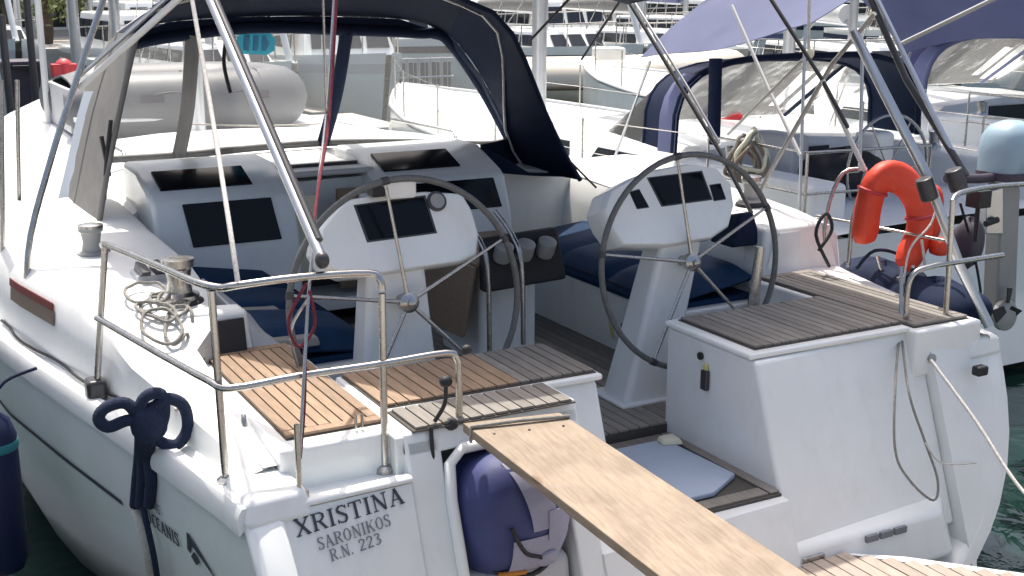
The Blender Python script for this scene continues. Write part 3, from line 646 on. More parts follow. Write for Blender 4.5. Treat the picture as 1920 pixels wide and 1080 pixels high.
# starboard stern rail
S = lambda px, py, y: at(px, py, y=y)
sp_tubes = [('rail', spline([S(1700,640,-0.72), S(1700,560,-0.72), S(1712,515,-0.73), S(1745,500,-0.74), S(1790,492,-0.75), S(1880,478,-0.70)], 4)),
    ('post', [S(1770,640,-0.75), S(1778,520,-0.75), S(1786,375,-0.73)]),
    ('rail', spline([S(1786,378,-0.73), S(1800,362,-0.70), S(1860,350,-0.6), S(1925,345,-0.5)], 4)),
    ('rail', spline([S(1540,510,0.45), S(1550,400,0.45), S(1580,325,0.45), S(1625,318,0.4)], 4), 0.012),
    ('post', [S(1590,500,0.2), S(1598,410,0.2), S(1625,320,0.2)], 0.012),
    ('rail', [S(1530,405,0.5), S(1640,425,0.25), S(1790,455,-0.3)], 0.009),
    ('rail', spline([S(1645,480,0.2), S(1660,520,0.15), S(1700,518,0.0), S(1712,500,-0.1)], 4), 0.010),
    ('bracket', spline([S(1700,635,-0.72), S(1740,622,-0.75), S(1775,615,-0.76), S(1800,590,-0.70)], 4), 0.011),
    ('rail', [S(1690,500,-0.55), S(1690,600,-0.65)], 0.010)]
spp = posts_rails('pushpit', sp_tubes)
b = MB(); b.lathe([(0.035,-0.02),(0.035,0.006),(0.02,0.016)], S(1770,642,-0.75)); b.build('post_base', 'steel', spp, smooth=40)
b = MB(); c = S(1745,672,-0.86); b.lathe([(0.022,0),(0.022,0.015),(0.012,0.02)], c, (0,-1,0.3)); Y('line_eye', b, 'grey_plastic', smooth=40)
b = MB(); c = at(1836,694,y=-0.95); b.box(c.x-0.035,c.x+0.035,c.y-0.03,c.y+0.02,c.z-0.025,c.z+0.025); Y('stern_light', b, 'rubber', bevel=0.012)
b = MB(); c = S(1740,635,-0.8); b.lathe([(0.03,0),(0.03,0.01),(0.018,0.025)], (1.70,-0.80,1.285)); Y('deck_filler', b, 'steel', smooth=40)
# stanchion and lifelines on the port side deck
b = MB(); b.tube([at(64,655,y=1.35), at(52,480,y=1.42), at(95,300,y=1.5), at(140,160,y=1.6), at(200,-20,y=1.7)], 0.016, 8, smooth=5)
sn = Y('stanchion', b, 'steel', smooth=60)
b = MB(); b.lathe([(0.04,-0.03),(0.04,0.01),(0.022,0.03)], at(64,655,y=1.35)); b.build('post_base', 'steel', sn, smooth=40)
for px in (2, 32):
    b = MB(); b.tube([at(px+5,640 if px<10 else 430,y=3.0 if px>10 else 1.9), at(px,150,y=3.0 if px>10 else 2.0)], 0.013, 8); Y('stanchion', b, 'steel', smooth=60)

# ---- winches
def winch(p, s=1.0):
    b = MB(); b.lathe([(0.075*s,0),(0.075*s,0.025*s),(0.05*s,0.035*s),(0.043*s,0.08*s),(0.05*s,0.125*s),(0.06*s,0.135*s),(0.06*s,0.15*s),(0.035*s,0.16*s)], p, n=24)
    w = Y('winch', b, 'grey_plastic' if s < 1.1 else 'steel', smooth=35)
    b = MB(); b.lathe([(0.095*s,-0.02),(0.09*s,0.0),(0.08*s,0.008)], p, n=24); b.build('base', 'rubber', w, smooth=35)
    b = MB(); b.lathe([(0.062*s,0.15*s),(0.062*s,0.165*s),(0.03*s,0.172*s)], p, n=24); b.build('drum_top', 'steel', w, smooth=35)
winch((-1.80,1.52,1.63)); winch((-1.60,0.55,1.60), 1.15); winch((2.02,1.05,1.66), 1.0)
# rope clutches beside the aft winch
b = MB(); b.box(-1.72,-1.50,0.85,1.02,1.60,1.66); cl = Y('rope_clutch', b, 'light_grey', bevel=0.01)
for k in range(3):
    b = MB(); b.hexa([(-1.71+k*0.07,0.83,1.66),(-1.66+k*0.07,0.83,1.66),(-1.66+k*0.07,0.98,1.66),(-1.71+k*0.07,0.98,1.66)], [(-1.705+k*0.07,0.80,1.685),(-1.665+k*0.07,0.80,1.685),(-1.665+k*0.07,0.95,1.71),(-1.705+k*0.07,0.95,1.71)]); b.build('lever', 'dark_metal', cl, bevel=0.006)

# ---- steering pedestals, instrument pods, wheels
def ped(x0b, x1b, x0t, x1t, yb, yt_, zt):
    b = MB(); b.hexa([(x0b,yb-0.02,0.89),(x1b,yb-0.02,0.89),(x1b-0.02,yb+0.24,0.89),(x0b+0.02,yb+0.24,0.89)], [(x0t,yt_,zt),(x1t,yt_,zt),(x1t-0.02,yt_+0.18,zt),(x0t+0.02,yt_+0.18,zt)])
    p = Y('steering_pedestal', b, 'gelcoat', bevel=0.035, seg=4)
    b = MB(); b.box(x0b-0.03, x1b+0.03, yb-0.05, yb+0.27, 0.885, 0.912); b.build('foot_plate', 'gelcoat', p, bevel=0.01)
    return p
sped = ped(0.47, 0.76, 0.66, 0.92, 0.10, 0.06, 1.76); pped = ped(-0.94, -0.52, -0.90, -0.62, 0.10, 0.06, 1.76)
for p_, x, z in ((sped, 0.74, 1.42), (pped, -0.72, 1.20)):
    b = MB(); yy = 0.075
    for k in range(5): b.box(x-0.05+k*0.021, x-0.035+k*0.021, yy, yy+0.004, z-0.008+0.002*(k%2), z+0.008)
    b.build('pedestal_mark', 'letters_grey', p_)
def face_pt(px, py, y0=0.03, z0=1.74, k=0.42):       # leaning instrument face: y = y0 + (z - z0)*k
    d = at(px, py, y=0.0)-CAM; t = (y0-z0*k+CAM.z*k-CAM.y)/(d.y-k*d.z); return CAM+d*t
def pod(outline, name='instrument_pod'):
    P = [face_pt(*p) for p in outline]; c = sum(P, Vector())/len(P); n = Vector((0,-1,0.42)).normalized()
    r = [[c+(p-c)*0.955+n*0.012 for p in P], [c+(p-c)*0.995-n*0.012 for p in P], [c+(p-c)*1.0-n*0.05 for p in P], [c+(p-c)*0.97-n*0.15+Vector((0,0.02,0)) for p in P], [c+(p-c)*0.75-n*0.20+Vector((0,0.03,0)) for p in P]]
    b = MB(); b.loft(r); return Y(name, b, 'gelcoat', smooth=38, bevel=0.008)
def on_pod(parent, px, name, m, t=0.008):
    if name == 'display': on_pod(parent, bezel(px), 'bezel', 'dark_metal', 0.004)
    n = Vector((0,-1,0.42)).normalized(); b = MB(); P = [face_pt(*p)+n*0.010 for p in px]; b.prism(P, n*t); return b.build(name, m, parent, bevel=0.003, seg=1)
def bezel(px): c = (sum(p[0] for p in px)/4, sum(p[1] for p in px)/4); return [(c[0]+(x-c[0])*1.07, c[1]+(y-c[1])*1.10) for x, y in px]
spod = pod([(1140,428),(1128,395),(1140,358),(1180,334),(1222,318),(1290,306),(1345,314),(1372,345),(1378,385),(1368,425),(1335,448),(1250,462),(1165,462)])
on_pod(spod, [(1240,386),(1330,374),(1311,324),(1214,336)], 'display', 'screen')
on_pod(spod, [(1192,392),(1214,389),(1196,357),(1178,362)], 'display', 'screen'); on_pod(spod, [(1336,377),(1358,374),(1348,346),(1328,349)], 'display', 'screen')
ppod = pod([(612,505),(590,470),(598,430),(632,388),(660,372),(720,364),(800,358),(868,362),(886,392),(900,440),(896,478),(868,492),(800,502),(715,515),(650,520)])
on_pod(ppod, [(690,452),(813,436),(792,371),(666,388)], 'display', 'screen')
pm = Vector(face_pt(816,379)); n_ = Vector((0,-1,0.42)).normalized()
b = MB(); b.lathe([(0.046,0),(0.046,0.016),(0.036,0.02)], pm+n_*0.006, n_, 24); b.build('compass', 'dark_metal', ppod, smooth=35)
b = MB(); b.lathe([(0.034,0.018),(0.034,0.022),(0.01,0.024)], pm+n_*0.006, n_, 24); b.build('compass_glass', 'grey_plastic', ppod, smooth=35)
q = at(748,350,y=0.12); b = MB(); b.box(q.x-0.07,q.x+0.07,0.08,0.20,q.z-0.05,q.z+0.035); b.build('sounder_box', 'gelcoat', ppod, bevel=0.015)
q = at(708,356,y=0.12); b = MB(); b.box(q.x-0.03,q.x+0.03,0.10,0.18,q.z-0.03,q.z+0.015); b.build('switch_box', 'rubber', ppod, bevel=0.008)
q = at(1352,300,y=0.15)
def wheel(c, Rw, a0, tilt=0.10):
    c = Vector(c); ax = Vector((0,-1,tilt)).normalized(); u = Vector((1,0,0)); v = u.cross(ax)*-1
    if v.z < 0: v = -v
    pt = lambda a, r, h=0: c+(u*math.cos(a)+v*math.sin(a))*r+ax*h
    b = MB(); b.tube([pt(2*math.pi*i/72, Rw) for i in range(72)], 0.0148, 10, closed=True); w = Y('steering_wheel', b, 'wheel_leather', smooth=60)
    b = MB(); b.lathe([(0.030,-0.03),(0.045,-0.02),(0.045,0.012),(0.03,0.025),(0.018,0.028),(0.018,0.045),(0.01,0.05)], c, ax, 24); b.build('hub', 'steel', w, smooth=40)
    for k in range(5):
        a = R(a0)+k*2*math.pi/5; b = MB(); b.tube([pt(a,0.03), pt(a,Rw-0.012)], [0.010,0.007], 8); b.build('spoke', 'steel', w, smooth=60)
        b = MB(); m0 = pt(a, Rw); b.tube([pt(a-0.03,Rw), m0, pt(a+0.03,Rw)], 0.0185, 8); b.build('clamp', 'dark_metal', w, smooth=60)
    b = MB(); b.tube([c-ax*0.14, c-ax*0.02], 0.028, 12); b.build('axle', 'steel', w, smooth=60)
wheel((-0.745,-0.02,1.614), 0.540, 98); wheel((0.781,-0.02,1.63), 0.530, 98)
# instrument box and throttle beside the starboard wheel
b = MB(); q = at(1395,430,y=0.55); b.hexa([(q.x-0.12,0.5,q.z-0.09),(q.x+0.10,0.5,q.z-0.09),(q.x+0.10,0.72,q.z-0.09),(q.x-0.12,0.72,q.z-0.09)], [(q.x-0.04,0.54,q.z+0.10),(q.x+0.06,0.54,q.z+0.10),(q.x+0.06,0.70,q.z+0.06),(q.x-0.04,0.70,q.z+0.06)]); Y('speaker_cover', b, 'navy_canvas', bevel=0.02)
b = MB(); q0, q1 = at(1412,572,y=-0.05), at(1425,470,y=-0.05); b.tube([q0, q1+Vector((0,0,0.02))], [0.030,0.022], 12); Y('throttle', b, 'steel', smooth=60)

# ---- cockpit table with hanging leaf, wheel arch and steel posts
b = MB(); b.box(0.03, 0.56, 0.86, 1.62, 1.50, 1.53); tb = Y('cockpit_table', b, 'wood_brown', bevel=0.01)
b = MB(); b.hexa([(-0.06,0.86,1.13),(-0.035,0.86,1.13),(-0.035,1.56,1.10),(-0.06,1.56,1.10)], [(0.005,0.84,1.515),(0.03,0.84,1.515),(0.03,1.58,1.515),(0.005,1.58,1.515)]); b.build('leaf', 'wood_brown', tb, bevel=0.01)
b = MB(); b.box(0.12, 0.48, 1.0, 1.5, 0.89, 1.50); b.build('pillar', 'gelcoat', tb, bevel=0.03, seg=3)
b = MB(); b.hexa([(0.04,0.78,1.38),(0.55,0.78,1.40),(0.55,0.86,1.40),(0.04,0.86,1.38)], [(0.06,0.84,1.66),(0.52,0.84,1.68),(0.52,0.90,1.68),(0.06,0.90,1.66)]); b.build('bottle_rack', 'rubber', tb, bevel=0.02)
for k in range(3):
    b = MB(); b.lathe([(0.045,0),(0.05,0.02),(0.05,0.09),(0.035,0.10)], (0.15+k*0.13, 0.80, 1.55), (0,-0.5,1), 16); b.build('cup_holder', 'grey_plastic', tb, smooth=40)
for px0, py0, px1, py1, yy in ((918,660,914,500,0.72), (981,645,978,495,0.62)):
    b = MB(); b.tube([at(px0,py0,y=yy), at(px1,py1,y=yy), at(px1-18,py1-55,y=yy+0.1), at(px1-50,py1-100,y=yy+0.2)], 0.013, 10, smooth=4); b.build('grab_rail', 'steel', tb, smooth=60)

# ---- sprayhood
def arch(y, xl, xr, zb_l, zb_r, zt, e=0.45, n=22, lean=0.0):
    pts = []; cx = (xl+xr)/2; hw = (xr-xl)/2
    for i in range(n+1):
        a = math.pi*(1-i/n); cxv = sp(math.cos(a), e); sv = math.sin(a)**e
        zb = zb_l+(zb_r-zb_l)*i/n
        taper = 1-0.27*sv**3
        pts.append(Vector((cx+hw*cxv*taper, y+lean*sv, zb+(zt-zb)*sv)))
    return pts
def res(pts, n, y):
    P = spline([at(px, py, y=y) for px, py in pts], 8); L = [0]
    for a, c in zip(P, P[1:]): L.append(L[-1]+(c-a).length)
    out = []
    for i in range(n+1):
        s = L[-1]*i/n; k = 0
        while k < len(L)-2 and L[k+1] < s: k += 1
        f = (s-L[k])/max(1e-9, L[k+1]-L[k]); out.append(P[k]+(P[k+1]-P[k])*f)
    return out
def hoop(l, t, r, y): return res(l, 7, y), res(t, 12, y), res(r, 8, y)
A0 = hoop([(183,436),(200,330),(226,200),(256,64)], [(256,64),(276,32),(310,0),(380,-30),(520,-55),(700,-50),(820,-22),(878,4)], [(878,4),(925,24),(955,55),(985,115),(1020,205),(1060,290),(1088,338)], 2.30)
A1 = hoop([(132,425),(152,325),(180,195),(222,62)], [(222,62),(250,38),(310,12),(400,-12),(540,-30),(700,-28),(810,-10),(866,10)], [(866,10),(910,32),(934,62),(944,115),(945,190),(952,262),(985,318)], 2.75)
A2 = hoop([(100,418),(126,310),(158,175),(205,80)], [(205,80),(240,58),(310,42),(400,34),(540,30),(700,32),(790,42),(840,64)], [(840,64),(868,92),(895,130),(920,175),(945,225),(958,262),(962,285)], 3.15)
b = MB(); b.sheet([A0[1], A1[1], A2[1]], -0.006); hood = Y('sprayhood', b, 'navy_roof', smooth=60)
b = MB(); b.sheet([A0[0], A1[0], A2[0]], -0.006); b.build('side_panel', 'grey_canvas', hood, smooth=60, label='grey canvas side panel')
b = MB(); b.sheet([A0[2], A1[2], A2[2]], -0.006); b.build('side_panel', 'navy_canvas', hood, smooth=60)
# front: canvas frame with three vinyl panes. corners given by sight lines on the leaning front
def front(px, py, yb=3.62, ytp=3.12):
    # front plane between (yb, 1.86) and (ytp, 2.70)
    k = (ytp-yb)/(2.70-1.86); d = at(px, py, y=3.3)-CAM; t = (yb+(CAM.z-1.86)*k-CAM.y)/(d.y-k*d.z); return CAM+d*t
def fpane(px, name, m, off=0.0, t=0.004):
    b = MB(); P = [front(*p)+Vector((0,-off,0)) for p in px]; b.prism(P, (0,t,0)); return b.build(name, m, hood)
fpane([(195,296),(333,288),(338,210),(356,72),(262,80),(225,180)], 'window_pane', 'vinyl')
fpane([(345,286),(480,272),(604,262),(622,170),(642,66),(560,60),(470,60),(372,66),(352,210)], 'window_pane', 'vinyl')
fpane([(612,262),(700,262),(905,264),(948,256),(900,168),(850,95),(820,74),(740,66),(655,66),(640,170)], 'window_pane', 'vinyl')
def fbar(px, r, m='navy_canvas', name='window_frame', sm=5):
    b = MB(); b.tube([front(*p) for p in px], r, 8, smooth=sm); return b.build(name, m, hood, smooth=60)
fbar([(362,60),(352,200),(336,290)], 0.048, 'mid_grey'); fbar([(650,58),(632,170),(606,268)], 0.048)
fbar([(188,300),(335,291),(480,277),(606,268),(760,266),(905,270),(955,262)], 0.026, 'mid_grey'); fbar([(230,88),(300,72),(470,52),(650,56),(780,62),(835,72),(900,160),(955,262)], 0.038)
b = MB(); b.tube([front(345,232), front(480,236), front(600,232)], 0.006, 6, smooth=4); b.build('zip_line', 'white_rope', hood)
# header between front windows and roof
hd = [front(p, q) for p, q in [(225,95),(300,78),(470,56),(650,60),(780,66),(838,78),(905,168),(955,262)]]
up_ = [A2[1][0], A2[1][2], A2[1][4], A2[1][7], A2[1][10], A2[1][12], A2[2][3], A2[2][7]]
b = MB(); b.sheet([hd, up_], -0.005); b.build('header_panel', 'navy_canvas', hood, smooth=60)
for A, r in ((A0, 0.017), (A1, 0.012)):
    b = MB(); b.tube(A[1]+A[2][1:], r, 8); b.build('hoop', 'navy_canvas' if A is A0 else 'steel', hood, smooth=60)
    b = MB(); b.tube(A[0], r, 8); b.build('hoop', 'grey_canvas', hood, smooth=60)
b = MB(); b.tube([p+Vector((-0.01,-0.02,0)) for p in A1[2][1:]], 0.008, 6); b.build('zip', 'light_grey', hood)
sk = [at(900,272,y=2.62), at(955,260,y=2.95), A1[2][-1], A0[2][-1]+Vector((0,0,0.02)), at(1000,330,y=2.30), at(905,322,y=2.58)]
b = MB(); b.prism(sk, (0.004,0.008,0)); b.build('skirt', 'navy_canvas', hood)
b = MB(); b.tube([A0[2][-2], at(1118,352,y=2.1)], 0.008, 6); b.build('tension_strap', 'rubber', hood)
for pts in ([(424,70,2.7),(420,120,2.7),(432,174,2.7)], [(208,225,2.3),(200,300,2.3),(196,372,2.3)], [(190,255,2.35),(205,330,2.35)]):
    b = MB(); b.tube([at(x, y, y=d) for x, y, d in pts], 0.012, 6, smooth=4); b.build('hanging_strap', 'rubber', hood)
# window in the grey side panel, sky reflection painted in as pale blue, and a cyan sticker on the vinyl
b = MB(); b.sheet([[A2[0][k]+(A0[0][k]-A2[0][k])*s+Vector((-0.012,-0.006,0)) for k in (1,2,3,4,5)] for s in (0.04,0.25,0.45,0.6)], 0.004); b.build('side_window', 'pale_blue', hood, smooth=60)
st2 = fpane([(443,92),(452,101),(500,103),(514,95),(516,72),(506,62),(458,60),(444,68)], 'sticker', 'cyan_print', 0.006)
fpane([(456,94),(466,95),(468,68),(457,67)], 'sticker_mark', 'cyan_mark', 0.012); fpane([(474,95),(482,95),(484,68),(475,67)], 'sticker_mark', 'cyan_mark', 0.012)
fpane([(490,95),(497,95),(504,82),(498,68),(491,68)], 'sticker_mark', 'cyan_mark', 0.012)

# ---- bimini overhead with its frame
def bim(x, y):
    ed = 2.80 if x > 0 else 3.0
    if x > 0: ed = lerp([(1.2,2.95),(1.6,2.88),(2.2,2.80),(2.6,2.86)], y)
    f = max(0, 1-abs((x-0.1)/1.85)**2.5); return ed+(3.14-ed)*f
b = MB(); rws = []
for y in [-0.14,0.1,0.5,0.9,1.3,1.8,2.2,2.6]:
    rw = []
    for i in range(13):
        x = -1.65+3.50*i/12; yy = y
        if x < -0.75 : yy = max(y, -0.14+(-0.75-x)*1.9)
        rw.append(Vector((x, min(yy, 2.6+0.001*i), bim(x, y))))
    rws.append(rw)
b.sheet(rws, 0.006); bimini = Y('bimini', b, 'navy_roof', smooth=60)
def strut(name, pts, r, m='alu', parent=None, sm=0):
    b = MB(); b.tube(pts, r, 10, smooth=sm); return b.build(name, m, parent or bimini, smooth=60)
tb0, tb1 = at(604,488,y=-0.89), at(395,0,x=-1.50); strut('strut', [tb0, tb1, tb1+(tb1-tb0)*0.14], 0.019, 'alu')
strut('strut_shade_side', [tb0+(tb1-tb0)*0.06+Vector((0.012,-0.006,0.006)), tb1+(tb1-tb0)*0.14+Vector((0.012,-0.006,0.006))], 0.017, 'dark_metal')  # dark tube stands in for the shadow side of the strut
b = MB(); b.ellipsoid(tb0, (0.026,0.026,0.03), 10, 8); b.build('strut_foot', 'dark_metal', bimini, smooth=60)
strut('strut', [at(150,165,y=1.62), at(332,0,y=1.2), at(360,-28,y=1.1)], 0.017, 'white_tube'); strut('strut', [at(140,150,y=1.66), at(318,-8,y=1.25)], 0.012, 'alu')
strut('strut', [at(1168,-15,x=1.86), at(1350,285,x=1.86), at(1430,440,x=1.9)], 0.013, 'dark_metal')
strut('strut', [at(1178,-15,x=1.90), at(1290,165,x=1.90), at(1350,270,x=1.92)], 0.009, 'alu')
strut('strut', [at(1440,-10,x=1.9), at(1542,150,x=1.95), at(1590,240,x=2.0)], 0.012, 'dark_metal'); strut('strut', [at(1542,150,x=1.95), at(1622,320,x=2.1)], 0.014, 'white_tube')
strut('strut', [at(1600,60,x=1.95), at(1738,330,x=2.0), at(1800,500,y=-0.4), at(1855,612,y=-0.55)], 0.026, 'alu')
strut('strut', [at(1628,-10,x=2.05), at(1700,150,x=2.1), at(1812,330,x=2.15)], 0.018, 'dark_metal'); strut('strut', [at(1640,-10,x=2.06), at(1745,205,x=2.1), at(1806,325,x=2.16)], 0.014, 'alu')
strut('strut', [at(1640,25,x=2.0), at(1560,120,x=2.0), at(1440,330,x=2.1), at(1420,370,x=2.1)], 0.013, 'grey_plastic')
strut('strut', [at(1505,112,x=2.0), at(1365,252,x=2.2)], 0.009, 'grey_plastic'); strut('strut', [at(1880,-10,x=2.4), at(1690,82,x=2.1)], 0.012, 'grey_plastic')
strut('strut', [at(1617,110,y=0.5), at(1612,320,y=0.4)], 0.010, 'alu'); strut('strut', [at(1372,10,x=2.2), at(1440,165,x=2.2), at(1500,290,x=2.2)], 0.011, 'white_tube')
strut('strut', [at(1075,-10,y=2.3), at(992,78,y=2.35)], 0.009, 'dark_metal'); strut('strut', [at(1170,-10,y=2.3), at(1090,112,y=2.5)], 0.008, 'dark_metal')
for px, py, yy in ((1735,352,-0.42), (1790,335,-0.5)):
    c = at(px, py, y=yy); b = MB(); b.tube([c+Vector((-0.02,0,0.05)), c+Vector((0.02,-0.02,-0.06))], 0.045, 12); b.build('joint', 'dark_metal', bimini, bevel=0.012, smooth=40)
for px, py, yy in ((1518,100,0.9), (1640,25,0.2)):
    c = at(px, py, y=yy); b = MB(); b.ellipsoid(c, (0.028,0.028,0.035), 10, 8); b.build('knot', 'cream_panel', bimini, smooth=60)
b = MB(); b.tube([at(1517,-10,y=0.9), at(1516,100,y=0.9)], 0.010, 8); b.build('lashing', 'white_rope', bimini, smooth=60)

# ---- backstay bridle and mast
bs = at(612,215,y=-0.2)
b = MB(); b.tube([at(628,-25,y=0.0), bs, at(594,372,y=-0.55), at(578,560,y=-0.92), at(560,885,y=-1.02)], 0.006, 8); stay = Y('backstay', b, 'steel', smooth=60)
b = MB(); b.tube([at(606,0,y=-0.2)+Vector((0,0,0.05)), bs], 0.005, 6); b.build('wire', 'steel', stay)
b = MB(); b.tube([at(578,560,y=-0.87), at(545,620,y=-0.88), at(560,690,y=-0.9)], 0.006, 6, smooth=4); b.build('wire', 'steel', stay)
q = at(560,885,y=-1.02); b = MB(); b.tube([q+Vector((0,0,0.17)), Vector((q.x,q.y,1.262))], 0.010, 10); b.build('turnbuckle', 'steel', stay, smooth=60)
b = MB(); b.box(q.x-0.03,q.x+0.03,q.y-0.012,q.y+0.012,1.25,1.285); b.build('chainplate', 'steel', stay)
b = MB(); b.tube([(CX,6.95,1.5),(CX,6.95,12)], 0.085, 16); Y('mast', b, 'alu', smooth=60)

# ================================================================ loose things on and beside the yacht
def cushion(name, label, x0, x1, y0, y1, z0, z1, wb=0.0, n=3):
    t = thing(name, label, 'cushion', ((x0+x1)/2, (y0+y1)/2, z0)); L = (y1-y0)/n
    for i in range(n):
        b = MB(); a, c = y0+i*L+0.006, y0+(i+1)*L-0.006; rws = []
        NX, NY = 8, 8
        for j in range(NY+1):
            rw = []
            for k in range(NX+1):
                u, v = k/NX, j/NY; e = (1-abs(2*u-1)**6)*(1-abs(2*v-1)**6)
                rw.append(Vector((x0+(x1-x0)*u, a+(c-a)*v, z0+0.02+(z1-z0-0.02)*e**0.35+0.012*e*math.sin(3*u+i)+ (wb*u if wb > 0 else -wb*(1-u)))))
            rws.append(rw)
        b.sheet(rws, -0.02)
        b.box(x0+0.004, x1-0.004, a+0.004, c-0.004, z0, z0+0.03)
        o = b.build('cushion_pad', 'navy_cushion', t, smooth=50)
    b = MB(); b.tube([(x0 if wb > 0 else x1, y0+0.02, z1-0.035), (x0 if wb > 0 else x1, y1-0.02, z1-0.035)], 0.006, 6); b.build('piping', 'navy_canvas', t)
    return t
cushion('bench_cushion', 'navy cushion on the port bench, left of the steering pedestal', -1.36, -0.70, 0.46, 2.18, 1.237, 1.325, -0.08)
cushion('bench_cushion', 'navy cushion on the starboard bench, behind the right steering wheel', 0.95, 1.58, 0.46, 2.22, 1.237, 1.335, 0.09)

# gangplank from the port helm seat down to the quay
gp = thing('gangplank', 'long bare pine gangplank sloping from the stern seat towards the quay', 'gangplank', (-0.8,-1.1,1.41))
gb = MB(); up3 = Vector((0,0,0.035))
TOPL, TOPR = at(873,797,z=1.44), at(1050,773,z=1.44); C_, D_ = at(1237,1080,z=1.30), at(1520,1080,z=1.30)
BL = TOPL+(C_-TOPL)*2.05; BR = TOPR+(D_-TOPR)*1.78
TOPL = TOPL+(TOPL-BL).normalized()*0.02
gb.hexa([BL-up3, BR-up3, TOPR-up3, TOPL-up3], [BL, BR, TOPR, TOPL]); board = gb.build('board', 'pine', gp, bevel=0.004)
for t in (0.05, 0.60):
    p = TOPL+(BL-TOPL)*t; q = TOPR+(BR-TOPR)*t
    for s in (0.15, 0.5, 0.85):
        b = MB(); b.lathe([(0.005,-0.002),(0.005,0.0015)], p+(q-p)*s, (0,0,1), 8); b.build('screw', 'dark_metal', board)

for t in (0.025,):
    p = TOPL+(BL-TOPL)*t; q = TOPR+(BR-TOPR)*t; n = (q-p).normalized(); b = MB(); b.tube([p+Vector((0,0,-0.05)), p+Vector((0,0,0.008)), p+n*0.17+Vector((0,0,0.012)), q+Vector((0,0,0.008)), q+Vector((0,0,-0.05))], 0.007, 7); b.build('lashing', 'grey_rope', gp, smooth=60)
# life raft valise in the stern locker
lr = thing('life_raft', 'blue and lilac fabric life raft bag strapped in the stern locker', 'life raft', (-0.80,-0.98,0.64))
RC = Vector((-0.795,-0.985,1.045))
def raft_ring(u):     # along x, section is a soft squircle
    f = (1-abs(u)**3.2)**0.5 if abs(u) < 1 else 0
    return f
b = MB(); rings = []
for i in range(15):
    u = -0.98+1.96*i/14; f = max(0.22, raft_ring(u)); x = RC.x+0.24*u
    rings.append([Vector((x, RC.y+(0.215*sp(math.cos(a), 0.8)+0.010*math.sin(5*a+u*4))*f, RC.z+(0.245*sp(math.sin(a), 0.8)+0.012*math.sin(4*a+2*u))*f)) for a in [2*math.pi*k/28 for k in range(28)]])
b.loft(rings); b.build('valise', 'raft_blue', lr, smooth=60)
def raft_pt(u, a, off=0.006):
    f = max(0.22, raft_ring(u)); return Vector((RC.x+0.24*u, RC.y+(0.215+off)*sp(math.cos(a),0.8)*f, RC.z+(0.245+off)*sp(math.sin(a),0.8)*f))
def patch(u0, u1, a0, a1, m, name, sk=0.0, off=0.007):
    b = MB(); b.sheet([[raft_pt(u0+(u1-u0)*i/8+sk*j/10, a0+(a1-a0)*j/10, off) for i in range(9)] for j in range(11)], 0.003); b.build(name, m, lr, smooth=60)
patch(-0.30, 0.16, R(118), R(182), 'raft_lilac', 'panel', 0.34); patch(-0.30, 0.95, R(186), R(226), 'raft_lilac', 'panel', 0.0); patch(0.30, 0.9, R(172), R(190), 'raft_lilac', 'panel', 0.0, 0.012)
for pts, r, m in (([(-0.95,230),(-0.3,226),(0.4,228),(0.95,226)], 0.010, 'rubber'), ([(-0.35,178),(-0.1,196),(0.2,206),(0.36,222)], 0.008, 'rubber'), ([(0.95,226),(0.98,200),(0.97,170)], 0.010, 'rubber'), ([(-0.45,224),(-0.25,222),(0.0,224)], 0.011, 'orange_strap')):
    b = MB(); b.tube([raft_pt(u, R(a), 0.012) for u, a in pts], r, 8, smooth=5); b.build('strap', m, lr, smooth=60)
b = MB(); b.lathe([(0.045,0),(0.045,0.01),(0.03,0.02)], raft_pt(0.34, R(212), 0.004), raft_pt(0.34, R(212), 0.1)-raft_pt(0.34, R(212), 0)); b.build('buckle', 'raft_lilac', lr, smooth=40)
# pale canister under the valise
b = MB(); b.hexa([(-1.03,-1.16,0.63),(-0.56,-1.14,0.63),(-0.56,-0.80,0.63),(-1.03,-0.80,0.63)], [(-1.035,-1.13,0.86),(-0.555,-1.10,0.86),(-0.555,-0.80,0.86),(-1.035,-0.80,0.86)]); cn = b.build('raft_tray', 'light_grey', None, bevel=0.05, seg=4); tag(cn, 'pale grey tray under the blue life raft bag', 'tray')

# horseshoe lifebuoy on the starboard rail
lb = thing('lifebuoy', 'orange horseshoe lifebuoy hanging on the starboard stern rail', 'lifebuoy', at(1680,500,y=0.05))
path = [at(1622,452,y=0.16), at(1626,400,y=0.15), at(1640,350,y=0.13), at(1668,330,y=0.10), at(1700,345,y=0.08), at(1722,385,y=0.05), at(1722,440,y=0.03), at(1695,498,y=0.0)]
P = spline(path, 5); b = MB(); rings = []
for i, p in enumerate(P):
    t = (P[min(i+1,len(P)-1)]-P[max(i-1,0)]).normalized(); n = Vector((0.25,-1,0.1)).normalized(); w = t.cross(n).normalized(); n = w.cross(t).normalized()
    e = min(1, 0.75+0.25*min(i, len(P)-1-i)/2)
    rings.append([p+(w*0.088*sp(math.cos(a),0.7)+n*0.056*sp(math.sin(a),0.7))*e for a in [2*math.pi*k/16 for k in range(16)]])
b.loft(rings); b.build('float', 'orange_foam', lb, smooth=50)
for i in (9, 27):
    p = P[i]; t = (P[i+1]-P[i-1]).normalized(); n = Vector((0.25,-1,0.1)).normalized(); w = t.cross(n).normalized(); n = w.cross(t).normalized()
    b = MB(); b.tube([p+(w*0.092*sp(math.cos(a),0.7)+n*0.060*sp(math.sin(a),0.7)) for a in [2*math.pi*k/20 for k in range(20)]], 0.010, 6, closed=True); b.build('reflective_band', 'red_paint', lb, smooth=60)
b = MB(); b.tube([at(1760,372,y=-0.1), at(1745,420,y=-0.1), at(1705,470,y=-0.08), at(1692,560,y=-0.05)], 0.006, 6, smooth=5); b.build('grab_line', 'white_rope', lb)
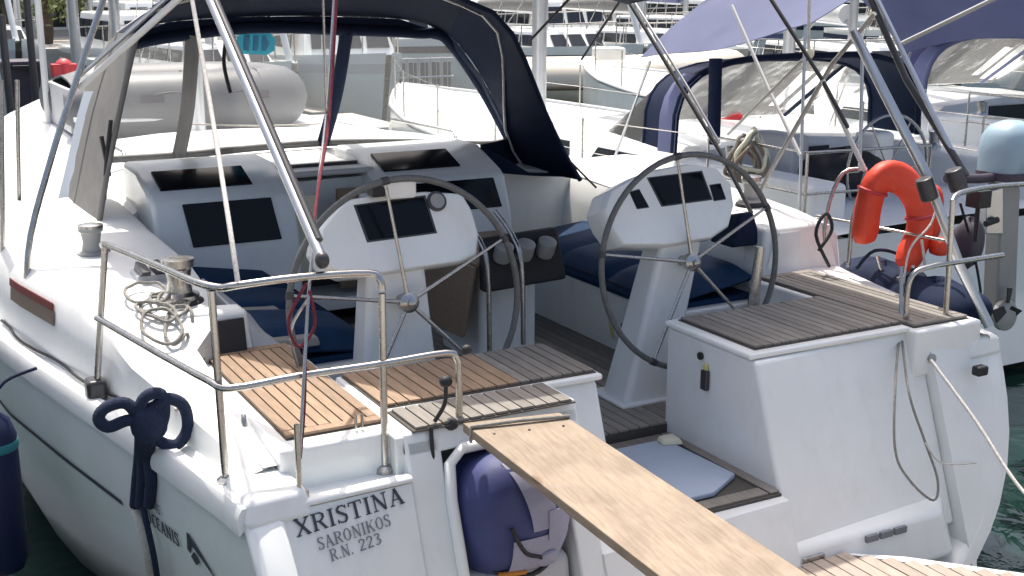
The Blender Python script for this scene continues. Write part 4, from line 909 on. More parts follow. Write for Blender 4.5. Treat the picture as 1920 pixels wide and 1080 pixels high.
b = MB(); b.tube([at(1728,450,y=-0.06), at(1732,480,y=-0.06), at(1735,500,y=-0.06)], 0.008, 6, smooth=5); b.build('grab_line', 'white_rope', lb)
b = MB(); c = at(1765,462,y=-0.05); b.ellipsoid(c, (0.07,0.05,0.05), 12, 8, 0.6); cc = b.build('rescue_light', 'orange_foam', None, smooth=50); tag(cc, 'small orange rescue light beside the horseshoe lifebuoy', 'light')
# second orange cover behind it
b = MB(); c = at(1742,400,y=0.16); b.ellipsoid(c, (0.07,0.07,0.17), 14, 10, 0.7); cc = b.build('throw_bag', 'orange_foam', None, smooth=50); tag(cc, 'orange throw bag tucked behind the horseshoe lifebuoy', 'throw bag')

# black covers on the starboard side deck
def lump(name, label, cat, c, r, m, seed):
    rnd = random.Random(seed); b = MB(); rings = []; nv, nu = 12, 20; ph = [rnd.uniform(0,6) for _ in range(4)]
    for i in range(nv+1):
        a = math.pi*i/nv-math.pi/2; ca = abs(math.cos(a))**0.8; rings.append([Vector(c)+Vector((r[0]*ca*math.cos(t)*(1+0.12*math.sin(3*t+ph[0])+0.06*math.sin(7*t+ph[1]+2*a)), r[1]*ca*math.sin(t)*(1+0.12*math.sin(4*t+ph[2])), r[2]*math.sin(a)*(1+0.14*math.sin(3*t+ph[3]+a)))) for t in [2*math.pi*k/nu for k in range(nu)]])
    b.grid(rings, closed=True); return tag(b.build(name, m, None, smooth=60), label, cat)
lump('canvas_cover', 'black crumpled canvas cover on the side deck under the orange lifebuoy', 'cover', at(1640,520,y=0.25)+Vector((0.08,0,-0.05)), (0.22,0.34,0.13), 'navy_canvas', 3)
lump('canvas_cover', 'black canvas cover at the starboard stern rail, nearest the steel post', 'cover', at(1745,555,y=-0.2)+Vector((0.06,0,-0.04)), (0.20,0.30,0.12), 'navy_canvas', 5)

# outboard motor clamped on the rail to the right
om = thing('outboard_motor', 'grey outboard motor clamped to the rail at the right edge', 'outboard motor', at(1890,600,y=0.3))
yy = 0.35
def ob(px, y0, y1): return [at(p, q, y=y0) for p, q in px]
b = MB(); pts = ob([(1868,605),(1905,605),(1915,350),(1880,345)], yy, yy); b.prism(pts, (0.02,0.14,0)); b.build('shaft_housing', 'grey_plastic', om, bevel=0.02)
b = MB(); c = at(1905,285,y=yy); rings = [[c+Vector((0.17*f*sp(math.cos(a),0.7), 0.16*f*sp(math.sin(a),0.7)+0.05, h)) for a in [2*math.pi*k/20 for k in range(20)]] for f, h in ((0.75,-0.16),(0.98,-0.13),(1.0,0.0),(0.93,0.10),(0.7,0.16),(0.3,0.19))]
b.loft(rings); b.build('cowl', 'cowl_blue', om, smooth=50)
b = MB(); b.loft([[p+Vector((0,0,h-0.17)) for p in [c+Vector((0.175*sp(math.cos(a),0.7), 0.165*sp(math.sin(a),0.7)+0.05, 0)) for a in [2*math.pi*k/20 for k in range(20)]]] for h in (0, 0.05)]); b.build('cowl_base', 'dark_purple', om, smooth=40)
b = MB(); b.tube([at(1775,335,y=yy), at(1840,335,y=yy), at(1880,330,y=yy+0.05)], [0.028,0.03,0.03], 10); b.build('tiller', 'dark_purple', om, smooth=60)
b = MB(); b.prism(ob([(1850,440),(1882,440),(1882,350),(1850,360)], yy-0.03, 0), (0,0.06,0)); b.build('clamp', 'alu', om, bevel=0.01)
b = MB(); b.tube([at(1848,420,y=yy-0.05), at(1870,412,y=yy-0.05)], 0.02, 8); b.build('clamp_screw', 'rubber', om, smooth=60)
b = MB(); b.lathe([(0.10,0),(0.10,0.03),(0.06,0.05)], at(1880,590,y=yy-0.02), (0,-1,0.1), 20); b.build('gear_housing', 'grey_plastic', om, smooth=40)
for k in range(3):
    a = R(90+120*k); c0 = at(1888,575,y=yy-0.06); b = MB(); d = Vector((math.cos(a),0,math.sin(a))); e = Vector((-math.sin(a),-0.35,math.cos(a)))
    b.prism([c0+d*0.02-e*0.02, c0+d*0.11-e*0.05, c0+d*0.13+e*0.03, c0+d*0.03+e*0.02], (0,-0.008,0)); b.build('propeller_blade', 'rubber', om)

# clutter on the starboard quarter rail
for i, (pts, r, m, lab) in enumerate([
    ([(1800,470),(1812,560),(1800,640)], 0.012, 'grey_rope', 'grey line hanging beside the thick silver strut at the right'),
    ([(1535,470),(1560,430),(1548,400),(1530,440),(1555,500)], 0.010, 'rubber', 'black line looped on the rail left of the lifebuoy'),
    ([(1605,505),(1640,470),(1690,480),(1720,520),(1780,540)], 0.010, 'navy_rope', 'navy line draped over the black covers'),
    ([(1800,380),(1825,470),(1840,560),(1835,600)], 0.008, 'rubber', 'black cable hanging from the outboard tiller')]):
    b = MB(); b.tube([at(x, y, y=0.25-0.06*i) for x, y in pts], r, 7, smooth=5); tag(b.build('deck_line', m, None, smooth=60), lab, 'rope')
b = MB(); c = at(1835,372,y=0.0); b.box(c.x-0.05,c.x+0.05,c.y-0.05,c.y+0.05,c.z-0.05,c.z+0.05); b.tube([c, c+Vector((0,0,-0.25))], 0.014, 8); tag(b.build('rail_bracket', 'rubber', None, bevel=0.012), 'black bracket on the rail left of the outboard motor', 'bracket')
lump('rope_bag', 'small dark bag hanging on the rail between lifebuoy and outboard motor', 'bag', at(1815,455,y=0.12), (0.10,0.09,0.14), 'dark_purple', 21)
# fender and ropes on the port side
fx, fy = -2.415, 0.75
fd = thing('fender', 'navy cylindrical fender hanging against the port hull at the left edge', 'fender', (fx, fy, 0.38))
b = MB(); b.lathe([(0.03,0.0),(0.085,0.03),(0.108,0.09),(0.108,0.66),(0.085,0.73),(0.04,0.77),(0.03,0.80)], (fx,fy,0.38), n=28); b.build('body', 'fender_navy', fd, smooth=50)
b = MB(); b.lathe([(0.110,0.60),(0.112,0.605),(0.112,0.635),(0.110,0.64)], (fx,fy,0.38), n=28); b.build('band', 'teal_band', fd, smooth=40)
b = MB(); b.tube([(fx,fy,1.16),(fx+0.08,fy+0.02,1.27),(fx+0.22,fy+0.03,1.31)], 0.008, 8, smooth=4); b.build('lanyard', 'navy_rope', fd, smooth=60)

# navy fender lines tied in a bow on the toe rail, straps hanging down the topsides
tie = thing('tied_strap', 'navy strap knotted in a big bow over the port toe rail', 'strap', (-1.93,-0.10,1.30))
def hp(px, py, off=0.02):     # point on the port topsides seen along a sight line
    d = at(px, py, y=0.0)-CAM; best = None; t = 0.5
    while t < 2.5:
        p = CAM+d*t
        if -0.95 < p.y < 4 and 0.15 < p.z:
            if p.x > hull_x(-1, p.y, min(p.z, lerp(ZS, p.y))) - off: return p
        t += 0.002
    return CAM+d
T = lambda px, py, dy=0.0: at(px, py, y=-0.36+dy)
SC = lambda L: [(272+(x-272)*1.28, 786+(y-786)*1.22) for x, y in L]
for loop in ([(268,790),(245,762),(215,768),(204,785),(218,798),(245,788),(268,788)], [(275,785),(300,755),(328,765),(334,800),(318,825),(290,818),(278,795)], [(262,780),(272,752),(295,748),(300,780),(285,815),(265,805)], [(270,775),(290,770),(296,800),(280,812),(268,800)]):
    b = MB(); b.tube([T(x, y, -0.02-0.01*random.random()) for x, y in SC(loop)], 0.023, 8, closed=True, smooth=5); b.build('loop', 'navy_rope', tie, smooth=60)
b = MB(); b.ellipsoid(T(276,795,-0.03), (0.062,0.05,0.075), 12, 8); b.build('knot', 'navy_rope', tie, smooth=60)
for px0, px1, w in ((264,254,0.024), (272,266,0.028), (281,280,0.024)):
    b = MB(); b.tube([T(px0,800,-0.03), T(px0,825,-0.03), hp(px0-2,860), hp(px1+4,900), hp(px1,948)], w, 8, smooth=4); b.build('tail', 'navy_rope', tie, smooth=60)
b = MB(); b.tube([hp(250,950), hp(262,985), hp(275,1040), hp(282,1090)], 0.016, 8, smooth=4); r_ = b.build('rope', 'white_rope', None, smooth=60); tag(r_, 'pale fender rope hanging below the navy bow on the port hull', 'rope')
b = MB(); b.tube([hp(268,950,0.035), hp(276,985,0.035), hp(288,1040,0.035), hp(296,1090,0.035)], 0.012, 8, smooth=4); r_ = b.build('rope', 'navy_rope', None, smooth=60); tag(r_, 'dark fender rope hanging beside the pale one on the port hull', 'rope')

# coil of sheets hanging around the aft port winch
cr = thing('rope_coil', 'tangled coil of pale sheets by the winch on the port coaming', 'rope', (-1.66,0.45,1.60))
def deck_z(x, y):
    s = deck_section(-1, y, lerp(INNER, y)); best = 1.3
    for a, c in zip(s, s[1:]):
        lo, hi = sorted((a.x, c.x))
        if lo <= x <= hi and hi-lo > 1e-5: best = a.z+(c.z-a.z)*(x-a.x)/(c.x-a.x)
    return best
rnd = random.Random(11)
for k in range(7):
    cx_, cy_ = -1.68+rnd.uniform(-0.08,0.06), 0.42+rnd.uniform(-0.20,0.18); ra, rb_ = rnd.uniform(0.05,0.10), rnd.uniform(0.08,0.18); ang = rnd.uniform(-0.5,0.5); pts = []
    for i in range(14):
        a = 2*math.pi*i/14; u, v = ra*math.cos(a), rb_*math.sin(a); x, y = cx_+u*math.cos(ang)-v*math.sin(ang), cy_+u*math.sin(ang)+v*math.cos(ang)
        x = min(max(x, -1.94), -1.50); pts.append(Vector((x, y, deck_z(x, y)+0.012+0.007*k*0.5+0.012*rnd.random())))
    b = MB(); b.tube(pts, 0.0075, 7, closed=True, smooth=3); b.build('turn', 'grey_rope', cr, smooth=60)
for px in ([(330,600),(290,650),(250,690),(245,715),(275,720)], [(365,590),(320,660),(275,730),(265,760),(300,770),(345,740)], [(385,560),(390,640),(360,720),(320,790)], [(300,560),(262,600),(230,650),(220,690)]):
    b = MB(); b.tube([at(x, y, z=1.56-0.0012*(y-560))+Vector((0,0,0.0)) for x, y in px], 0.0075, 7, smooth=5); b.build('turn', 'grey_rope', cr, smooth=60)
# heap of grey sheets on the deck behind the navy bow
hp_ = thing('rope_heap', 'small heap of grey and reddish line on the deck behind the navy bow', 'rope', (-1.78,-0.30,1.30))
for k in range(7):
    cx_, cy_ = -1.77+rnd.uniform(-0.05,0.05), -0.24+rnd.uniform(-0.12,0.12); pts = []
    for i in range(10):
        a = 2*math.pi*i/10; pts.append(Vector((cx_+rnd.uniform(0.04,0.07)*math.cos(a), cy_+rnd.uniform(0.06,0.11)*math.sin(a), 1.315+0.012*k+0.02*rnd.random())))
    b = MB(); b.tube(pts, 0.008, 7, closed=True, smooth=3); b.build('turn', ('grey_rope','white_rope','red_rope','grey_rope')[k % 4], hp_, smooth=60)
# red-flecked halyard down the backstay
b = MB(); b.tube([at(632,-25,y=-0.05), at(618,215,y=-0.22), at(600,330,y=-0.5), at(588,420,y=-0.7)], 0.0065, 7, smooth=3); r_ = b.build('rope', 'red_rope', None, smooth=60); tag(r_, 'dark red line hanging from the top of the photo in front of the sprayhood', 'rope')
b = MB(); b.tube([at(575,530,y=-0.9), at(541,600,y=-0.92), at(560,650,y=-0.92), at(590,610,y=-0.92), at(580,545,y=-0.91)], 0.006, 7, smooth=5)
b.tube([at(572,640,y=-0.92), at(570,760,y=-0.92), at(562,860,y=-0.98)], 0.0075, 7, smooth=4); r_ = b.build('rope', 'red_rope', None, smooth=60); tag(r_, 'red flecked line knotted to the port stern rail above the teak seat', 'rope')
b = MB(); b.tube([at(357,-20,y=0.2), at(395,200,y=-0.2), at(430,420,y=-0.75), at(446,528,y=-0.88)], 0.009, 7, smooth=3); r_ = b.build('flag_line', 'white_rope', None, smooth=60); tag(r_, 'thin white flag line tied to the port stern rail', 'rope')
b = MB(); b.tube([Vector((CX-lerp(HB,y)+0.062+0.012*math.sin(9*y), y, lerp(ZS,y)+0.045)) for y in [1.7-0.15*i for i in range(13)]], 0.007, 7, smooth=3); r_ = b.build('deck_line', 'rubber', None, smooth=60); tag(r_, 'thin dark line lying along the port side deck inside the toe rail', 'rope')
# lines at the starboard quarter
b = MB(); b.tube([at(1745,675,y=-0.92), at(1830,790,y=-1.2), at(1905,905,y=-1.45), at(2000,1010,y=-1.75)], 0.008, 7, smooth=4); r_ = b.build('mooring_line', 'white_rope', None, smooth=60); tag(r_, 'taut mooring line from the starboard quarter eye to the lower right', 'rope')
b = MB(); b.tube([at(1690,600,y=-0.66), at(1680,700,y=-0.93), at(1678,840,y=-1.06), at(1705,900,y=-1.10), at(1750,938,y=-1.12), at(1758,900,y=-1.10), at(1735,830,y=-1.05), at(1705,740,y=-0.99), at(1692,640,y=-0.80)], 0.006, 7, smooth=6); r_ = b.build('loose_line', 'grey_rope', None, smooth=60); tag(r_, 'loose grey loop of line hanging down the white starboard stern', 'rope')
b = MB(); b.tube([at(1735,830,y=-1.06), at(1765,868,y=-1.08), at(1830,868,y=-1.07)], 0.004, 6, smooth=5); r_ = b.build('loose_line', 'white_rope', None, smooth=60); tag(r_, 'thin pale line running right from the loose grey loop', 'rope')
# small black cleat fitting on the port seat side, loose shackles on the ledge
b = MB(); c = at(460,808,y=-0.55); b.tube([c+Vector((0,0,-0.02)), c+Vector((0,0.01,0.03)), c+Vector((0.005,0.03,0.05))], 0.010, 8, smooth=3); r_ = b.build('cleat', 'steel', yacht, smooth=60)
b = MB(); c = at(673,792,y=-0.84); b.tube([c+Vector((-0.012,0,0.03)), c+Vector((-0.012,0,-0.02)), c+Vector((0.012,0,-0.02)), c+Vector((0.012,0,0.03))], 0.006, 6); b.build('pad_eye', 'steel', yacht, smooth=60)

# grey inflatable dinghy lashed on the foredeck
dg = thing('inflatable_dinghy', 'grey inflatable dinghy lying upside down on the foredeck seen through the sprayhood', 'dinghy', (0.15,8.3,1.5))
def dink(s, m, z, name='tube'):
    P = [Vector((x, y, z)) for x, y in ((-0.95,7.75),(-0.4,7.70),(0.3,7.66),(0.95,7.75),(1.28,8.1),(1.33,8.5),(1.25,8.9),(0.9,9.2),(0.3,9.25),(-0.4,9.2),(-0.95,9.1))]
    P = spline(P, 5); n = len(P); rr = [s*(0.45+0.55*min(1, min(i, n-1-i)/5)) for i in range(n)]
    b = MB(); b.tube(P, rr, 16); return b.build(name, m, dg, smooth=60)
dink(0.33, 'inflatable_grey', 1.80)
b = MB(); rws = [[Vector((x, y, 1.98+0.10*math.sin(math.pi*(y-7.7)/1.5))) for x in (-0.85,-0.4,0,0.6,1.1)] for y in (7.8,8.1,8.5,8.9,9.1)]; b.sheet(rws, 0.02); b.build('floor', 'inflatable_grey', dg, smooth=60)
b = MB(); b.box(-0.90,-0.85,7.8,9.1,1.55,1.98); b.build('transom', 'light_grey', dg, bevel=0.01)
b = MB(); b.tube([(-0.92,7.47,1.72),(-0.4,7.40,1.70),(0.3,7.39,1.70),(0.98,7.48,1.72),(1.45,7.95,1.74)], 0.022, 8, smooth=4); b.build('rubbing_strake', 'white_tube', dg, smooth=60)
b = MB(); b.tube([(-0.8,7.40,1.95),(-0.4,7.40,1.90),(0.0,7.38,1.95),(0.4,7.37,1.90),(0.8,7.42,1.95),(1.2,7.66,1.92)], 0.010, 6, smooth=5); b.build('grab_line', 'rubber', dg, smooth=60)
for x in (0.95, 0.2, -0.5):
    b = MB(); b.tube([(x,7.75+0.33*math.sin(a)*-1,1.80+0.335*math.cos(a)) for a in [i*0.25 for i in range(-2,9)]], 0.008, 6); b.build('seam', 'mid_grey', dg, smooth=60)
for x in (0.75, -0.3):
    b = MB(); b.prism([(x,7.35,1.86),(x+0.22,7.35,1.86),(x+0.22,7.37,1.94),(x,7.37,1.94)], (0,-0.01,0)); b.build('patch', 'dark_purple', dg)

# ================================================================ neighbours and the harbour behind
def sailboat(name, label, cx, ys, L, hb, zs, canvas, hood_y, group, awn=None, hood_col='navy_canvas', hoodw=1.05, mast_y=None, seed=1, hullm='hull_white'):
    rnd = random.Random(seed); t = thing(name, label, 'sailboat', (cx, ys+L/2, 0), group)
    B = lambda n, b, m, **k: b.build(n, m, t, **k)
    hbf = lambda s: hb*lerp([(0,0.86),(0.25,0.98),(0.45,1.0),(0.65,0.88),(0.8,0.63),(0.92,0.3),(1,0.03)], s)
    b = MB()
    for sd_ in (-1, 1):
        rws = []
        for i in range(21):
            s = i/20; y = ys+L*s; h = hbf(s); z0 = zs+0.28*s*s
            rws.append([Vector((cx+sd_*h*f, y-(0.35*(1-z/zs))*max(0,1-s*6), z)) for f, z in ((1,z0),(1.0,z0*0.8),(0.985,z0*0.55),(0.95,0.35),(0.86,0.12),(0.6,-0.2),(0.2,-0.4))])
        b.grid(rws)
    h0 = hbf(0); b.add([(cx-h0,ys,zs),(cx+h0,ys,zs),(cx+h0*0.95,ys-0.28,0.35),(cx+h0*0.6,ys-0.35,0.1),(cx-h0*0.6,ys-0.35,0.1),(cx-h0*0.95,ys-0.28,0.35)], [(0,1,2,3,4,5)])
    B('hull', b, hullm, smooth=50)
    b = MB(); b.grid([[Vector((cx+f*(hbf(s)-0.03), ys+L*s, zs+0.28*s*s+0.02+0.05*(1-f*f))) for f in (-1,-0.6,-0.2,0.2,0.6,1)] for s in [i/16 for i in range(17)]]); B('deck', b, 'gelcoat_deck', smooth=50)
    for sd_ in (-1, 1):
        b = MB(); b.tube([(cx+sd_*hbf(s), ys+L*s, zs+0.28*s*s+0.035) for s in [i/16 for i in range(17)]], 0.03, 6); B('toe_rail', b, 'light_grey', smooth=60)
    y1 = hood_y-0.5
    b = MB(); rws = [[Vector((cx+f*w, y, z)) for f, z in ((-1.1,zs),(-1,zt-0.12),(-0.9,zt-0.03),(0,zt+0.04),(0.9,zt-0.03),(1,zt-0.12),(1.1,zs))] for y, w, zt in ((y1,1.2,zs+0.42),(hood_y+0.6,1.22,zs+0.46),(hood_y+2.2,1.05,zs+0.40),(hood_y+3.2,0.7,zs+0.2),(hood_y+3.5,0.6,zs+0.08))]
    b.grid(rws); b.add(rws[0], [tuple(range(7))]); cr_ = B('coachroof', b, 'gelcoat', smooth=40)
    for sd_ in (-1, 1):
        for k in range(2):
            y = hood_y+0.2+k*1.2; b = MB(); x = cx+sd_*1.275; b.prism([(x,y,zs+0.14),(x,y+0.8,zs+0.15),(x-sd_*0.03,y+0.7,zs+0.28),(x-sd_*0.03,y+0.05,zs+0.28)], (sd_*0.02,0,0)); b.build('window', 'window_dark', cr_)
    # cockpit coamings and companionway
    for sd_ in (-1, 1):
        b = MB(); x0, x1 = sorted((cx+sd_*1.0, cx+sd_*1.35)); b.box(x0, x1, ys+0.3, y1, zs-0.02, zs+0.34); B('coaming', b, 'gelcoat', bevel=0.05, seg=3)
        b = MB(); b.lathe([(0.07,0),(0.06,0.03),(0.045,0.05),(0.05,0.12),(0.06,0.15),(0.03,0.16)], (cx+sd_*1.17, ys+1.5, zs+0.34)); B('winch', b, 'steel', smooth=40)
    b = MB(); b.box(cx-0.35, cx+0.35, y1-0.02, y1+0.02, zs-0.3, zs+0.36); B('companionway', b, 'window_dark')
    # steering wheel on a pedestal
    c = Vector((cx, ys+0.9, zs+0.30)); b = MB(); b.tube([c+Vector((0.45*math.cos(a),0,0.45*math.sin(a))) for a in [2*math.pi*k/36 for k in range(36)]], 0.014, 8, closed=True); w = B('steering_wheel', b, 'steel', smooth=60)
    for k in range(6):
        a = k*math.pi/3; b = MB(); b.tube([c, c+Vector((0.45*math.cos(a),0,0.45*math.sin(a)))], 0.007, 6); b.build('spoke', 'steel', w)
    b = MB(); b.box(cx-0.12, cx+0.12, ys+0.95, ys+1.2, zs-0.5, zs+0.6); B('pedestal', b, 'gelcoat', bevel=0.04)
    # sprayhood with panes
    def har(y, w, z0, zt): return [Vector((cx+w*sp(math.cos(math.pi*(1-i/16)),0.55), y, z0+(zt-z0)*math.sin(math.pi*i/16)**0.55)) for i in range(17)]
    H0, H1, H2 = har(hood_y-0.55, hoodw+0.18, zs+0.40, zs+1.18), har(hood_y, hoodw+0.1, zs+0.42, zs+1.12), har(hood_y+0.75, hoodw, zs+0.44, zs+0.50)
    b = MB(); b.sheet([H0, H1], -0.006); hd_ = B('sprayhood', b, canvas if hood_col == 'periwinkle' else hood_col, smooth=60)
    b = MB(); b.sheet([[p+Vector((-0.01,-0.03,0.0)) for p in H0[:5]], [p+Vector((-0.02,0.2,0.0)) for p in H0[:5]]], -0.006); b.build('side_flap', 'periwinkle', hd_, smooth=60)
    b = MB(); b.tube(H0, 0.03, 8); b.build('hoop', hood_col, hd_, smooth=60); b = MB(); b.tube(H1, 0.022, 8); b.build('hoop', hood_col, hd_, smooth=60)
    for a, c2 in ((0,5),(5,11),(11,16)):
        b = MB(); b.sheet([H1[a:c2+1], H2[a:c2+1]], -0.003); b.build('window_pane', 'vinyl', hd_, smooth=60)
    for k in (5, 11):
        b = MB(); b.tube([H1[k], H2[k]], 0.022, 6); b.build('window_frame', hood_col, hd_, smooth=60)
    # stern rails
    for sd_ in (-1, 1):
        x = cx+sd_*hbf(0.02); zt_ = zs+0.62
        b = MB(); b.tube([(x,ys+1.3,zs),(x,ys+1.3,zt_),(x,ys+0.15,zt_),(cx+sd_*0.45,ys+0.05,zt_),(cx+sd_*0.45,ys+0.05,zs)], 0.013, 8); p = B('pushpit', b, 'steel', smooth=60)
        b = MB(); b.tube([(x,ys+1.3,zs+0.32),(x,ys+0.15,zs+0.32),(cx+sd_*0.45,ys+0.05,zs+0.32)], 0.010, 8); b.build('rail', 'steel', p, smooth=60)
        b = MB(); b.tube([(x,ys+0.15,zs),(x,ys+0.15,zt_)], 0.012, 8); b.build('post', 'steel', p, smooth=60)
        pts = []
        for k in range(1, 6):
            s = 0.12+k*0.15; xx = cx+sd_*(hbf(s)-0.06); z0 = zs+0.28*s*s; b = MB(); b.tube([(xx,ys+L*s,z0),(xx,ys+L*s,z0+0.6)], 0.012, 8); B('stanchion', b, 'steel', smooth=60); pts.append((xx,ys+L*s,z0+0.58))
        b = MB(); b.tube([(x,ys+1.3,zt_)]+pts, 0.004, 6); b.tube([(x,ys+1.3,zs+0.3)]+[(p0,p1,p2-0.28) for p0,p1,p2 in pts], 0.004, 6); B('lifeline', b, 'steel')
    my = mast_y or ys+L*0.58
    b = MB(); b.tube([(cx,my,zs),(cx,my,13)], 0.09, 14); B('mast', b, 'alu', smooth=60)
    b = MB(); b.tube([(cx,my-0.1,zs+1.75),(cx,ys+1.6,zs+2.0)], 0.07, 12); bo = B('boom', b, 'alu', smooth=60)
    b = MB(); b.loft([[Vector((cx+0.13*math.cos(a)*f, y, zs+1.95+0.02*k+0.17*math.sin(a)*f)) for a in [2*math.pi*j/14 for j in range(14)]] for k, (y, f) in enumerate(((my-0.2,1.2),(my-1.5,1.25),(my-2.8,1.0),(ys+1.8,0.6)))]); b.build('sail_cover', canvas, bo, smooth=60)
    if awn:
        y0, y1_, xw, zr, ze0, ze1, am = awn
        b = MB(); b.sheet([[Vector((cx+f*xw, y, (ze0+(ze1-ze0)*(y-y0)/(y1_-y0))+(zr-(ze0+(ze1-ze0)*(y-y0)/(y1_-y0)))*(1-abs(f)**1.6)+0.03*math.sin(y*3+f*4))) for f in [-1+0.2*i for i in range(11)]] for y in [y0+(y1_-y0)*j/8 for j in range(9)]], 0.006)
        a = B('awning', b, am, smooth=60)
        for sd_ in (-1, 1):
            for y, ze in ((y0+0.1,ze0),(y1_-0.1,ze1)):
                b = MB(); b.tube([(cx+sd_*xw*0.98,y,ze),(cx+sd_*(xw+0.1),y+(0.5 if y > y0+0.2 else -0.2),zs)], 0.012, 8); b.build('awning_pole', 'alu', a, smooth=60)
    return t
GRP = 'sailboats moored side by side'
n1 = sailboat('moored_sailboat', 'white sailboat alongside to the right under a periwinkle blue awning', 4.75, 1.7, 11.0, 1.80, 1.18, 'periwinkle', 4.2, GRP, (1.9,4.0,1.55,3.2,2.68,2.34,'awning_blue'), 'navy_canvas', 1.25, 8.45, 3)
n2 = sailboat('moored_sailboat', 'sailboat at the right edge with a violet sprayhood and dark violet awning', 9.2, 3.0, 11.5, 1.85, 1.25, 'violet_canvas', 5.6, GRP, (3.4,5.9,1.6,3.12,2.80,2.72,'awning_dark'), 'periwinkle', 1.3, 9.0, 4)
n3 = sailboat('moored_sailboat', 'unseen dark hulled sailboat added to port to darken the hull of the front yacht', -5.35, -0.9, 11.5, 1.85, 1.25, 'navy_canvas', 2.6, GRP, None, 'navy_canvas', 1.25, 6.0, 5, 'dark_hull')  # out of view, added with a dark hull to dim the yacht's port side
# the quay the boats lie stern-to
b = MB(); b.box(-60,60,-40,-2.78,-1.5,1.19); o = b.build('quay_edge', 'concrete', None, bevel=0.03); o['kind'] = 'structure'
# things aboard the neighbour
b = MB(); b.box(4.05,4.25,3.0,3.5,1.30,1.75); o = b.build('locker_box', 'light_grey', None, bevel=0.03); tag(o, 'pale grey box in the cockpit of the sailboat alongside', 'box')
c = at(1395,290,y=3.0)
for k in range(5):
    pass
rc = thing('rope_coil', 'brown and cream rope coil hanging on the rail of the sailboat alongside', 'rope', at(1400,310,y=2.4))
for k in range(7):
    q0 = at(1400+random.uniform(-14,14), 285+random.uniform(-18,18), y=2.4+0.03*k); b = MB(); b.tube([q0+Vector((0.13*math.cos(a)*random.uniform(0.8,1.1),0.05*math.sin(2*a),0.16*math.sin(a)*random.uniform(0.8,1.1))) for a in [2*math.pi*i/12 for i in range(12)]], 0.016, 7, closed=True, smooth=3); b.build('turn', ('brown_trim','cream_panel','grey_rope')[k % 3], rc, smooth=60)
b = MB(); b.tube([at(1342,110,y=3.4), at(1338,270,y=3.4)], 0.055, 10); o = b.build('rolled_flag', 'navy_canvas', None, smooth=60); tag(o, 'rolled navy cloth standing on the deck of the sailboat alongside', 'flag')
c = at(1372,222,y=5.0); b = MB(); b.ellipsoid(c, (0.12,0.12,0.10), 14, 8); o = b.build('buoy', 'red_paint', None, smooth=60); tag(o, 'small red buoy on the deck of the sailboat alongside', 'buoy')
# black bags in the neighbour cockpit
lump('sail_bag', 'dark bag in the cockpit of the sailboat alongside, below its sprayhood', 'bag', (4.55,2.9,1.42), (0.45,0.35,0.20), 'rubber', 8)

